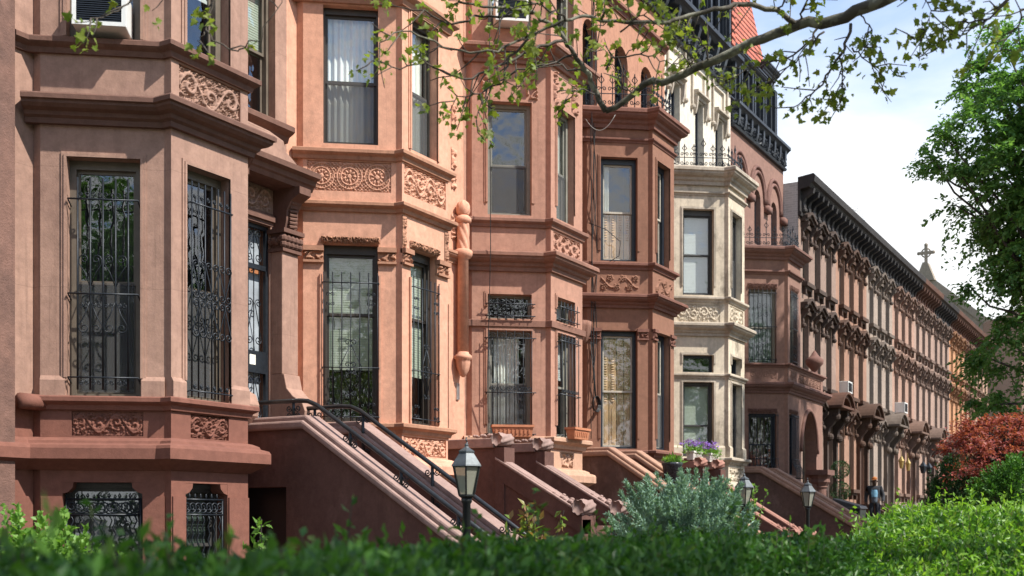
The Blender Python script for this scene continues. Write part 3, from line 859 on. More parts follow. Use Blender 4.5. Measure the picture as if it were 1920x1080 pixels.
# ------------------------------------------------------------------ the six bay-fronted houses
UA, UB = (.29, 1.10), (.22, .92)          # window openings on the canted and on the front face
def win_pair(h, b, z0, z1, fm, fills=((), ()), archi=None, zs=(.5, .5), pr=.03, glass='glass', ua=UA, ub=UB, **k):
    ws = []
    for F, (a, c), f, s in ((b.A, ua, fills[0], zs[0]), (b.B, ub, fills[1], zs[1])):
        ws.append(window(h, F, a, c, z0, z1, fm, fill=f, split=s, glass=glass, **k))
        if archi is not None:
            q = MB(); architrave(q, F, a, c, z0, z1, .06, pr); q.build('architrave', archi, h)
    return ws
def pairs(*zz, ua=UA, ub=UB): return [(ua[0], ua[1], a, b) for a, b in zz], [(ub[0], ub[1], a, b) for a, b in zz]

def basement(h, b, mat, matt, wins=True, fm='frame_dark', ua=(.24, 1.12), ub=(.22, .90)):
    """walls below the parlour sill, with the two barred windows under shouldered heads"""
    mb = MB(); z0, z1 = .45, 1.90
    hA, hB = pairs((z0, z1), ua=ua, ub=ub)
    b.wall(mb, 0, 2.12, hA if wins else (), hB if wins else ())
    if wins:
        for F, (u0, u1) in ((b.A, ua), (b.B, ub)):
            for u, s in ((u0, 1), (u1, -1)):
                pts = [(u, z1)] + [(u + s * .1 * math.sin(R(a)), z1 - .1 + .1 * (1 - math.cos(R(a))) if False else z1 - .16 + .16 * math.sin(R(90 - a)) * 0 + .16 * (1 - math.cos(R(a)))) for a in ()]
                mb.lprism(F, [(u, z1 - .001), (u + s * .12, z1 - .001), (u + s * .11, z1 - .06), (u + s * .06, z1 - .11), (u, z1 - .13)], -.19, -.003)
            w = window(h, F, u0, u1, z0, z1, fm, d=-.17, fill=[('blind', .55)] if F is b.A else [('blind', .35)], glass='glass_dark')
            guard(w, F, u0 + .03, u1 - .03, z0, z1 - .12, 'basement', -.06)
        for F, cuts in ((b.A, ua), (b.B, ub), (b.W0, None)):      # plinth courses stand a little proud below the lintel line
            if cuts is None: mb.lbox(F, 0, F.L - .02, 0, 1.74, -.05, .02)
            else: mb.lbox(F, .012, cuts[0] - .01, 0, 1.74, -.05, .022); mb.lbox(F, cuts[1] + .01, F.L - .002, 0, 1.74, -.05, .022)
    mb.build('basement_wall', mat, h)
    sweeps(h, 'ledge', matt, [(b.left, ledge(2.14, 2.34, .2))])

def panel_zone(h, b, z0, z1, mat, pA, pB, style, seed, matp, full=False, path=None):
    mb = MB()
    hA = [(pA[0], pA[1], z0 + .03, z1 - .03, .06)] if pA else []; hB = [(pB[0], pB[1], z0 + .03, z1 - .03, .06)] if pB else []
    b.wall(mb, z0, z1, hA, hB)
    mb.build('panel_course', mat, h)
    st = style if isinstance(style, tuple) else (style, style)
    for F, p, s_, k in ((b.A, pA, st[0], 0), (b.B, pB, st[1], 1)):
        if p: relief(h, F, p[0] + .002, p[1] - .002, z0 + .032, z1 - .032, s_, seed + k, matp, d=-.022 if F is b.A else -.04, amp=.03 if F is b.A else .05)

def pier_bases(mb, b, z0, z1, ua=UA, ub=UB, p=.035):
    for F, cut in ((b.A, ua), (b.B, ub)):
        for a, c in ((.0, cut[0] - .012), (cut[1] + .012, F.L)):
            mb.lbox(F, a + .002, c, z0, z1, -.03, p); mb.dprism(F, [(-.02, z1 - .001), (p, z1 - .001), (.006, z1 + .05), (-.02, z1 + .05)], a + .002, c)
def capitals(h, b, z0, z1, mat, ua=UA, ub=UB, seed=0):
    for F, cut in ((b.A, ua), (b.B, ub)):
        for a, c in ((.0, cut[0] + .01), (cut[1] - .01, F.L)):
            mb = MB(); mb.lbox(F, a, c, z1 - .07, z1, -.03, .07); mb.lbox(F, a, c, z0, z0 + .035, -.03, .05)
            H = carve(max(.12, c - a), z1 - z0 - .11, 'leaf', seed + int(a * 10), .012, .05)
            mb.relief(F, a + .003, c - .003, z0 + .035, z1 - .07, H + .012, 0.)
            for uu in (a + .003, c - .003): mb.poly([F.at(uu, -.02, z0 + .035), F.at(uu, .014, z0 + .035), F.at(uu, .014, z1 - .07), F.at(uu, -.02, z1 - .07)])
            mb.build('capital', mat, h)

# ---------------------------------------------------------------- house 1
def house_pink():
    b = Bay(9.375, 10.626, 7.0, 12.81)
    h = thing('brownstone_house', 'pinkish brown rowhouse at the left edge with barred parlour windows and hooded doorway', 'house', (9.9, 11.3, 0), 'brownstone rowhouses with canted bays')
    m, t, base = M['h1'], M['h1t'], M['h1b']
    basement(h, b, base, base, fm='frame_dark')
    panel_zone(h, b, 2.40, 2.74, base, (.34, 1.13), (.3, .92), ('scroll', 'scroll'), 3, base)
    hA, hB = pairs((2.87, 5.60), (6.97, 9.2), (9.9, 12.0))
    dr = (.1, .98, 2.72, 5.66); w2 = (.45, 1.1, 7.17, 9.2)
    mb = MB()
    b.wall(mb, 2.74, 5.97, hA, hB, h1=[dr]); b.wall(mb, 6.22, 6.26); b.wall(mb, 6.775, 9.6, hA, hB, h1=[w2]); b.wall(mb, 9.6, 13.4, hA, hB, h1=[(.45, 1.1, 9.9, 12.)])
    b.wall(mb, 5.97, 6.22)
    pier_bases(mb, b, 2.87, 3.06); ar = m
    ws = win_pair(h, b, 2.87, 5.60, 'frame_olive', ([('screen',)], [('screen',)]), ar, (.5, .5), fw=.075, head=.10)
    guard(ws[0], b.A, UA[0] + .02, UA[1] - .02, 2.92, 5.36, 'hearts', .05)
    guard(ws[1], b.B, UB[0] + .02, UB[1] + .01, 2.9, 5.42, 's_rows', .05)
    w = win_pair(h, b, 6.97, 9.2, 'frame_olive', ([('blind', .4)], [('blind2', .35)]), None, (.5, .5), fw=.09)
    win_pair(h, b, 9.9, 12., 'frame_olive')
    for F, u in ((b.A, UA), (b.B, UB)):
        q = MB(); architrave(q, F, u[0], u[1], 6.97, 9.2, .07, .03, False); q.build('architrave', m, h)
    # little strip pilasters at the bay corners above the belt
    mb.build('wall', m, h)
    window(h, b.W1, w2[0], w2[1], w2[2], w2[3], 'frame_olive', fill=[('blind', .5)])
    window(h, b.W1, .45, 1.1, 9.9, 12., 'frame_olive')
    panel_zone(h, b, 6.26, 6.775, m, None, (.12, 1.12), 'scroll', 6, m)
    sweeps(h, 'cornice', t, [(b.bayp, cornice(6.25, .29, .25))])
    sweeps(h, 'belt_course', t, [([(8.22, 11.3)] + b.bayp, band(6.93, .165, .12))]); sweeps(h, 'sill_course', base, [(b.bayp, band(2.875, .15, .10))])
    s = MB(); s.tube([(8.25, 11.17, 2.80), (8.56, 11.17, 2.80)], .09, 14); s.build('scroll', base, h, True)
    q = MB(); q.panel(Frame((6.6, 11.16), (8.19, 11.16)), 0, 13.4); q.panel(Frame((8.19, 11.16), (8.19, 11.3)), 0, 13.4); q.build('quoin_strip', M['quoin'], h)
    sweeps(h, 'roof_cornice', t, [(b.full, cornice(13.4, .5, .5))])
    # doorway: iron-gated door, carved overdoor, bracketed hood, scrolled pilasters
    F = b.W1; dx = F.o[0]
    fr = MB()
    for a, c, e, g in ((.1, .15, 2.72, 5.66), (.93, .98, 2.72, 5.66), (.15, .93, 5.6, 5.66), (.15, .93, 5.02, 5.09), (.15, .93, 3.55, 3.86), (.15, .93, 2.72, 2.84)): fr.lbox(F, a, c, e, g, -.08, -.03)
    dd = fr.build('door', M['iron'], h)
    ol = MB(); ol.lbox(F, .11, .97, 2.73, 5.64, -.2, -.16); ol.build('leaf', M['oak'], dd)
    pn = MB(); pn.lbox(F, .15, .93, 5.1, 5.6, -.158, -.15); pn.lbox(F, .15, .50, 2.9, 4.98, -.158, -.15); pn.lbox(F, .62, .93, 2.9, 4.98, -.158, -.15); pn.build('pane', plain('curtained_pane', (.30, .33, .36), .15, 0, .3, 3., 0, .7), dd)
    gm = MB(); bars(gm, F, [.15 + .78 * k / 7 for k in range(1, 7)], 2.84, 5.6, -.05, .008)
    for z0, z1 in ((5.12, 5.58), (3.95, 4.6), (2.9, 3.5)):
        for k in range(4): gm.tube(s_scroll(F, .27 + .17 * k, z0, z1, .13, -.035, 1 if k % 2 else -1), .0085, 4)
    gm.build('door_guard', M['iron'], dd)
    kn = MB(); kn.ball(F.at(.2, 0, 3.62), .035); kn.build('knob', M['brass'], dd, True)
    nt = MB(); nt.lbox(F, .6, .72, 3.66, 3.8, -.03, -.026); nt.build('notice', M['note'], dd)
    relief(h, F, .12, .96, 5.84, 6.2, 'scroll', 2, m, d=.02, amp=.05)
    lt = MB(); lt.lbox(F, .06, 1.0, 5.663, 5.84, -.02, .05); lt.lbox(F, .06, 1.0, 5.72, 5.8, -.02, .09); lt.build('lintel', t, h)
    for u in (-.28, 1.0):
        u0, u1 = (u, u + .34) if u > 0 else (-.2, .08)
        p = MB(); p.lbox(F, u0, u1, 3.55, 5.3, -.05, .22)
        p.dprism(F, [(-.05, 2.72), (.52, 2.72), (.62, 2.85), (.64, 3.0), (.58, 3.14), (.42, 3.22), (.30, 3.34), (.25, 3.549), (-.05, 3.549)], u0, u1)
        p.build('pilaster', M['h1'], h, bevel=.01)
        c = MB(); c.lbox(F, u0 - .03, u1 + .03, 5.30, 5.345, -.05, .26); c.lbox(F, u0 - .05, u1 + .05, 5.56, 5.62, -.05, .3)
        for k in range(5):
            for zz, r in ((5.40, .055), (5.48, .065)):
                c.ball(F.at(u0 + (u1 - u0) * k / 4, .24, zz), r, 8, 5)
        for k in range(4): c.ball(F.at(u0 - .01, .02 + .06 * k, 5.44 + .02 * (k % 2)), .055, 8, 5); c.ball(F.at(u1 + .01, .02 + .06 * k, 5.44), .055, 8, 5)
        c.lbox(F, u0, u1, 5.34, 5.56, -.05, .22)
        c.build('capital', t, h)
        k_ = MB(); pr = [(-.02, 5.63), (.22, 5.63), (.25, 5.75), (.26, 5.9), (.34, 6.02), (.5, 6.1), (.5, 6.2), (-.02, 6.2)]
        k_.dprism(F, pr, u0 + .05, u1 - .05)
        for i in range(9): k_.tube([F.at(u0 + .09, .27 + .002 * i + (.09 * max(0, i - 5) / 3), 5.66 + i * .055), F.at(u1 - .09, .27 + .002 * i + (.09 * max(0, i - 5) / 3), 5.68 + i * .055)], .022, 6)
        k_.build('bracket', t, h)
    sweeps(h, 'door_hood', t, [([F.at(-.25, .42, 0)[:2], F.at(1.42, .42, 0)[:2]], [(-.5, 6.2), (-.02, 6.2), (0, 6.2), (.03, 6.26), (.06, 6.28), (.08, 6.34), (.16, 6.37), (.17, 6.44), (.12, 6.46), (-.5, 6.5)])])
    r = MB(); r.lprism(F, [(-.2, 6.47), (1.3, 6.47), (1.2, 6.55), (1.05, 6.63), (.95, 6.68), (.9, 6.82), (.6, 6.88), (.0, 6.9), (-.2, 6.9)], .0, .34); r.build('scroll_pediment', m, h, bevel=.015)
    sweeps(h, 'window_sill', t, [([F.at(.1, 0, 0)[:2], F.at(1.3, 0, 0)[:2]], band(7.16, .22, .2))])
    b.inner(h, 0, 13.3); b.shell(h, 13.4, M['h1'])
    st = stoop(h, 11.5, 12.87, 11.3, 9.85, 2.76, 2.76, .65, 'st1', 'st1c', 'plain', (11.2, 10.15, 1.9))
    for x, posts, y0 in ((11.64, (10.15, 9.2, 8.4, 7.55), 11.15), (12.55, (10.55, 9.7, 8.55, 7.4), 11.0)):
        rl = MB(); zf = lambda y: 3.04 if y > 9.85 else 3.04 - (9.85 - y) * .65
        pts = [(x, y0, 3.04), (x, 10.05, 3.04), (x, 9.9, 3.025), (x, 9.75, 2.965)] + [(x, y, zf(y)) for y in (8.8, 7.6, 6.35)]
        rl.tube(pts, .031, 8)
        for y in posts:
            zb = zf(y) - (.27 if x < 12 else .62)
            rl.tube([(x, y, zb), (x, y, zf(y))], .023, 6)
            Fy = Frame((x, y), (x, y - 1))
            for s in (-1, 1):
                rl.tube(spiral(Fy, s * .075, zf(y) - .1, .05, R(180) if s > 0 else 0, 1.4, s, 0, 12), .009, 5)
                rl.tube(spiral(Fy, s * .075, zb + .07, .045, R(180) if s > 0 else 0, 1.4, -s, 0, 12), .009, 5)
        rl.build('handrail', M['steel'], st, True)
    return h

# ---------------------------------------------------------------- house 2
def house_peach():
    b = Bay(13.88, 15.11, 12.81, 17.62)
    h = thing('brownstone_house', 'peach coloured rowhouse with round rosettes carved between its floors', 'house', (14.5, 11.3, 0), 'brownstone rowhouses with canted bays')
    m, t = M['h2'], M['h2t']
    basement(h, b, m, m, fm='frame_bronze')
    panel_zone(h, b, 2.40, 2.74, m, (.2, 1.15), (.04, 1.18), ('leaf', 'scroll'), 8, m)
    hA, hB = pairs((2.90, 5.55), (7.03, 9.08), (9.9, 12.)); dr = (.25, 1.15, 2.72, 5.3)
    mb = MB(); b.wall(mb, 2.74, 6.30, hA, hB, h1=[dr]); b.wall(mb, 6.80, 13.6, hA, hB)
    ar = m
    ws = win_pair(h, b, 2.90, 5.55, 'frame_bronze', ([('blind', .32)], [('blind', .3)]), None, (.64, .64), fw=.05, head=.13)
    for F, (u0, u1), w in ((b.A, UA, ws[0]), (b.B, UB, ws[1])):
        guard(w, F, u0 - .01, u1 + .01, 2.92, 5.12, 'diamond', .05)
        for a, c in ((u0 - .045, u0 - .012), (u1 + .012, u1 + .045)): q = MB(); q.lbox(F, a, c, 2.9, 5.1, -.03, .03); q.build('jamb_strip', m, h)
        relief(h, F, u0 - .03, u1 + .03, 5.55, 5.66, 'scroll', 4, t, d=.015, amp=.06, name='lintel')
    win_pair(h, b, 7.03, 9.08, 'frame_bronze', ([('curtain', 0, .95), ('screen',)], [('curtain', 0, 1), ('screen',)]), None, (.48, .48), fw=.03, head=.09, glass='glass')
    win_pair(h, b, 9.9, 12., 'frame_bronze')
    q = MB(); architrave(q, b.B, UB[0], UB[1], 7.03, 9.08, .06, .03, False); q.build('architrave', m, h)
    mb.build('wall', m, h)
    capitals(h, b, 5.26, 5.50, t, seed=3)
    panel_zone(h, b, 6.30, 6.80, m, (.06, 1.29), (.06, 1.17), ('rosette', 'scroll'), 5, m)
    sweeps(h, 'belt_course', t, [(b.bayp, band(6.16, .14, .12))]); sweeps(h, 'sill_course', t, [(b.bayp, band(6.94, .15, .10))])
    sweeps(h, 'parlour_sill', t, [(b.bayp, band(2.895, .15, .11))]); sweeps(h, 'lintel_course', t, [(b.bayp, band(9.3, .2, .14))])
    sweeps(h, 'roof_cornice', t, [(b.full, cornice(13.6, .5, .5))])
    for F, u, z0, z1 in ((b.B, .0, 5.52, 6.0), (b.B, 1.13, 5.52, 6.0)): relief(h, F, u, u + .1, z0, z1, 'vine', 2, t, d=.012, amp=.03, name='carved_drop')
    F = b.W1
    for k, (z0, z1) in enumerate(((6.5, 6.95), (7.4, 7.7), (7.75, 8.15), (8.5, 8.9))): relief(h, F, 1.22, 1.36, z0, z1, 'leaf', 12 + k, m, d=.012, amp=.045, name='carved_drop')
    x, y = 17.36, 11.16
    c = MB()
    c.lathe((x, y, 0), [(.02, 4.02), (.06, 4.06), (.1, 4.15), (.125, 4.28), (.13, 4.33), (.16, 4.35), (.16, 4.40), (.11, 4.44), (.102, 4.47)], 40, lambda a, z: .2 * (abs(math.sin(a * 5 + 3 * math.sin(z * 34))) - .6) if z < 4.33 else 0)
    c.lathe((x, y, 0), [(.102, 4.46), (.098, 6.14), (.15, 6.17), (.17, 6.22), (.17, 6.28), (.13, 6.31)], 16)
    tw = [(.11, 6.30 + .02 * k) for k in range(25)]
    c.lathe((x, y, 0), tw, 48, lambda a, z: .16 * (abs(math.sin(a * 3 + z * 13)) - .6))
    c.lathe((x, y, 0), [(.12, 6.78), (.15, 6.81), (.15, 6.87), (.12, 6.9), (.1, 6.92)], 14)
    c.lathe((x, y, 0), [(.09, 6.92), (.105, 6.95), (.12, 7.0), (.125, 7.05), (.115, 7.1), (.095, 7.15), (.04, 7.2)], 40, lambda a, z: .22 * (abs(math.sin(a * 4 + 3 * math.sin(z * 40))) - .6))
    c.build('column', m, h, True)
    door(h, F, *dr[:2], dr[2], dr[3])
    q = MB(); q.lbox(F, .1, .245, 2.72, 5.5, -.02, .06); q.build('door_surround', m, h)
    q = MB(); q.lbox(F, 1.38, 1.47, 3.62, 3.92, -.01, .03); q.build('intercom', M['alu'], h, bevel=.006)
    sweeps(h, 'door_hood', t, [([F.at(0, .0, 0)[:2], F.at(1.55, .0, 0)[:2]], cornice(6.25, .2, .14))])
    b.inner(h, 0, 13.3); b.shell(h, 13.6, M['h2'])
    stoop(h, 16.35, 18.05, 11.3, 9.85, 2.82, 2.46, .56, 'st1', 'st1c', 'scroll', yend=8.25)
    return h

# ---------------------------------------------------------------- house 3
def house_rose():
    b = Bay(18.53, 19.81, 17.62, 22.1)
    h = thing('brownstone_house', 'rose brown rowhouse with small barred transom windows above the parlour windows', 'house', (19.2, 11.3, 0), 'brownstone rowhouses with canted bays')
    m, t = M['h3'], M['h3t']
    basement(h, b, M['h3b'], M['h3b'], fm='frame_grey')
    panel_zone(h, b, 2.40, 2.74, M['h3b'], None, (.42, .88), 'leaf', 8, M['h3b'])
    z2 = (7.04, 9.1)
    hA, hB = pairs((2.98, 4.92), (5.14, 5.58), z2, (10.45, 12.3)); dr = (.2, 1.1, 2.72, 5.2)
    mb = MB(); b.wall(mb, 2.74, 6.34, hA, hB, h1=[dr]); b.wall(mb, 6.8, 13.8, hA, hB)
    mb.build('wall', m, h)
    ar = m
    w1 = win_pair(h, b, 2.98, 4.92, 'frame_grey', ([('curtain', .1, .8, 0), ('screen',)], [('blind2', .6)]), ar, (.5, .5), fw=.06, head=.05)
    for w, F, u in ((w1[0], b.A, UA), (w1[1], b.B, UB)): guard(w, F, u[0] - .03, u[1] + .03, 2.96, 4.9, 'cage', .11)
    w2 = win_pair(h, b, 5.14, 5.58, 'frame_grey', ((), [('blind2', .3)]), ar, (0, 0), fw=.04, head=.04, sill=.03)
    for w, F, u in ((w2[0], b.A, UA), (w2[1], b.B, UB)): guard(w, F, u[0] - .02, u[1] + .02, 5.08, 5.5, 'cage', .09)
    win_pair(h, b, z2[0], z2[1], 'frame_grey', ([('screen',)], [('screen',), ('curtain', .6, 1.)]), ar, (.46, .46), fw=.07, head=.07, glass='glass')
    win_pair(h, b, 10.45, 12.3, 'frame_grey', ([('blind2', .3)], ()), None, (.5, .5), fw=.07)
    for F, u in ((b.A, UA), (b.B, UB)):                        # rough stone heads
        for (a, c, z0) in ((u[0] - .12, u[0] + .02, 9.14), (u[1] - .1, u[1] + .12, 9.16)):
            relief(h, F, a, c, z0, z0 + .6, 'leaf', 31, m, d=.0, amp=.07, name='rough_stone')
    panel_zone(h, b, 6.34, 6.8, m, None, (.1, 1.18), 'leaf', 22, m)
    sweeps(h, 'cornice', t, [(b.bayp, cornice(6.33, .33, .25))])
    sweeps(h, 'belt_course', t, [(b.bayp, band(6.97, .16, .10))]); sweeps(h, 'transom_course', t, [(b.bayp, [(-.02, 4.99), (.05, 4.99), (.05, 5.1), (-.02, 5.12)])])
    sweeps(h, 'parlour_sill', M['h3b'], [(b.bayp, band(2.975, .2, .15))]); sweeps(h, 'upper_cornice', t, [(b.bayp, cornice(10.1, .3, .26))])
    sweeps(h, 'roof_cornice', t, [(b.full, cornice(13.8, .5, .5))])
    F = b.W1; door(h, F, *dr[:2], dr[2], dr[3])
    c = MB(); c.lathe((22.02, 11.1, 0), [(.02, 5.2), (.1, 5.3), (.15, 5.45), (.17, 5.6), (.17, 5.7), (.1, 5.72)], 40, lambda a, z: .2 * (abs(math.sin(a * 4 + 3 * math.sin(z * 30))) - .6)); c.build('corbel', t, h, True)
    b.inner(h, 0, 13.3); b.shell(h, 13.8, M['h3'])
    stoop(h, 20.75, 22.4, 11.3, 9.9, 2.84, 2.84, .66, 'st3w', 'st3', 'plain', (10.9, 10.45, 1.7))
    return h

def railing(parent, path, z, hgt=.75, name='balcony_railing'):
    """cast-iron cresting along a path on top of a bay"""
    mb = MB()
    for a, c in zip(path, path[1:]):
        F = Frame(a, c); n = max(1, round(F.L / .26))
        if F.L < .2: continue
        mb.tube([F.at(0, 0, z + .05), F.at(F.L, 0, z + .05)], .014, 4); mb.tube([F.at(0, 0, z + hgt * .45), F.at(F.L, 0, z + hgt * .45)], .011, 4)
        for k in range(n):
            u = F.L * (k + .5) / n; g = F.L / n * .5; tall = hgt * (1.25 if k == n // 2 else 1)
            mb.tube([F.at(u, 0, z), F.at(u, 0, z + tall)], .012, 4)
            mb.tube([F.at(u - .06, 0, z + tall * .82), F.at(u, 0, z + tall * .95), F.at(u + .06, 0, z + tall * .82), F.at(u, 0, z + tall * .72), F.at(u - .06, 0, z + tall * .82)], .012, 4)
            for s in (-1, 1):
                mb.tube(spiral(F, u + s * g * .5, z + hgt * .22, g * .45, R(180) if s > 0 else 0, 1.3, s, 0, 9), .010, 4)
                mb.tube(spiral(F, u + s * g * .5, z + hgt * .58, g * .42, R(180) if s > 0 else 0, 1.2, -s, 0, 9), .010, 4)
    return mb.build(name, M['iron'], parent)

def black_cornice(parent, F, z0, z1, proj, mat, n=9, name='roof_cornice'):
    """pressed-metal cornice with a scrolled frieze and brackets"""
    mb = MB(); L = F.L; p = [F.at(0, 0, 0)[:2], F.at(L, 0, 0)[:2]]; h = z1 - z0
    mb.sweep(p, [(-.02, z0), (.1, z0), (.13, z0 + .06), (.06, z0 + .1), (.06, z1 - .34 * h), (.12, z1 - .3 * h), (proj * .6, z1 - .25 * h), (proj * .8, z1 - .18 * h), (proj, z1 - .14 * h), (proj, z1 - .03 * h), (proj * .9, z1), (-.3, z1 + .06)])
    for k in range(n):
        u = L * (k + .5) / n
        mb.dprism(F, [(.05, z0 + .12), (.12, z0 + .12), (.16, z0 + .3 * h), (.3 * proj + .1, z0 + .45 * h), (.7 * proj, z1 - .34 * h), (.7 * proj, z1 - .22 * h), (.05, z1 - .22 * h)], u - .07, u + .07)
    mb.relief(F, .02, L - .02, z0 + .11, z1 - .36 * h, carve(L - .04, h * .64 - .11, 'scroll', 3, .03, .09), .055)
    return mb.build(name, mat, parent)

def dormer(parent, x0, x1, y, z0, z1, mat, gable=True):
    mb = MB(); F = Frame((x0, y), (x1, y)); w = x1 - x0
    mb.panel(F, z0, z1, [(.16, w - .16, z0 + .15, z1 - .25)], .12)
    for x in (x0, x1): mb.poly([(x, y, z0), (x, y + 2, z0), (x, y + 2, z1), (x, y, z1)])
    mb.poly([(x0 - .1, y - .1, z1), (x1 + .1, y - .1, z1), (x1 + .1, y + 2, z1), (x0 - .1, y + 2, z1)])
    for u in (0, w - .12): mb.lbox(F, u, u + .12, z0, z1 - .08, -.02, .09)
    mb.sweep([F.at(-.05, 0, 0)[:2], F.at(w + .05, 0, 0)[:2]], band(z1 + .02, .2, .2))
    if gable: mb.lprism(F, [(-.14, z1 + .03), (w + .14, z1 + .03), (w / 2, z1 + .6)], -.3, .12)
    o = mb.build('dormer', mat, parent)
    window(parent, F, .16, w - .16, z0 + .15, z1 - .25, 'frame_black', d=-.08, glass='glass_dark')
    return o

# ---------------------------------------------------------------- house 4
def house_chocolate():
    b = Bay(23.22, 24.44, 22.1, 27.0)
    h = thing('brownstone_house', 'chocolate brown rowhouse with wood-shuttered parlour window and arched windows over an iron balcony', 'house', (23.8, 11.3, 0), 'brownstone rowhouses with canted bays')
    m, t = M['h4'], M['h4t']
    basement(h, b, m, m, wins=False)
    panel_zone(h, b, 2.40, 2.76, m, None, (.3, .9), 'flute', 3, m)
    ua, ub = (.3, 1.12), (.2, .94)
    hA, hB = pairs((3.0, 5.58), (7.1, 9.36), ua=ua, ub=ub); dr = (.3, 1.3, 2.76, 5.5)
    mb = MB(); b.wall(mb, 2.76, 6.36, hA, hB, h1=[dr]); b.wall(mb, 6.9, 10.05, hA, hB); mb.build('wall', m, h)
    ar = m
    win_pair(h, b, 3.0, 5.58, 'frame_black', ([('shutter', .98)], [('blind2', .4), ('screen',)]), ar, (.5, .5), fw=.075, head=.1, ua=ua, ub=ub, sash='sash')
    win_pair(h, b, 7.1, 9.36, 'frame_black', ([('shutter', .52), ('curtain', .0, .25)], [('curtain', 0, .5)]), ar, (.5, .5), fw=.085, head=.12, ua=ua, ub=ub, sash='sash')
    capitals(h, b, 5.38, 5.62, t, ua, ub, 9)
    panel_zone(h, b, 6.36, 6.9, m, None, None, 'vine', 2, m)
    relief(h, b.A, .3, 1.15, 6.45, 6.8, 'vine', 2, m, d=.002, amp=.03); relief(h, b.B, .15, 1.1, 6.45, 6.8, 'vine', 5, m, d=.002, amp=.03)
    sweeps(h, 'cornice', t, [(b.bayp, cornice(6.35, .28, .25))]); sweeps(h, 'belt_course', t, [(b.bayp, band(7.06, .15, .10))])
    sweeps(h, 'parlour_sill', t, [(b.bayp, band(2.96, .15, .14))]); sweeps(h, 'bay_cornice', t, [(b.bayp, cornice(10.38, .4, .28)), (b.bayp, band(9.78, .1, .06))])
    c = MB(); b.cap(c, 10.395); c.build('bay_roof', M['slate'], h)
    railing(h, [(b.bayp[0][0] + .12, b.yw - .05)] + [(b.xb1 + .02, b.yw - b.D + .04), (b.xb2 - .02, b.yw - b.D + .04), (b.xb3 - .1, b.yw - .05)], 10.4, .8)
    # upper floor on the main wall: three arched windows
    F = b.WA; up = MB(); ac = (.66, 2.3, 3.78); hs = [(c_ - .36, c_ + .36, 10.5, 12.5) for c_ in ac]
    up.panel(F, 10.05, 14.0, hs)
    for q in hs: up.arch_fill(F, q[0], q[1], 12.14, .36)
    up.build('upper_wall', M['h4u'], h)
    for q in hs: window(h, F, *q, 'frame_black', d=-.16, glass='glass', fill=())
    sweeps(h, 'frieze_moulding', t, [([F.at(0, 0, 0)[:2], F.at(F.L, 0, 0)[:2]], band(13.4, .2, .14))])
    black_cornice(h, Frame((22.1, 11.3), (26.9, 11.3)), 14.0, 14.75, .42, M['black_metal'])
    rf = MB(); rf.poly([(22.1, 11.3, 14.75), (27, 11.3, 14.75), (27, 12.2, 17.6), (22.1, 12.2, 17.6)]); rf.poly([(22.1, 12.2, 17.6), (27, 12.2, 17.6), (27, 20, 17.8), (22.1, 20, 17.8)])
    for x in (22.1, 26.99): rf.poly([(x, 11.3, 14.75), (x, 20, 14.75), (x, 20, 17.8), (x, 12.2, 17.6)])
    rf.build('mansard_roof', M['slate'], h)
    for x in (22.9, 24.9): dormer(h, x, x + 1.25, 11.25, 14.85, 17., M['black_metal'])
    door(h, b.W1, *dr[:2], dr[2], dr[3])
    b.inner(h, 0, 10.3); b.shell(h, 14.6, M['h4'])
    stoop(h, 25.75, 27.25, 11.3, 9.95, 2.84, 2.42, .6, 'st1', 'st4', 'scroll', yend=7.6)
    return h

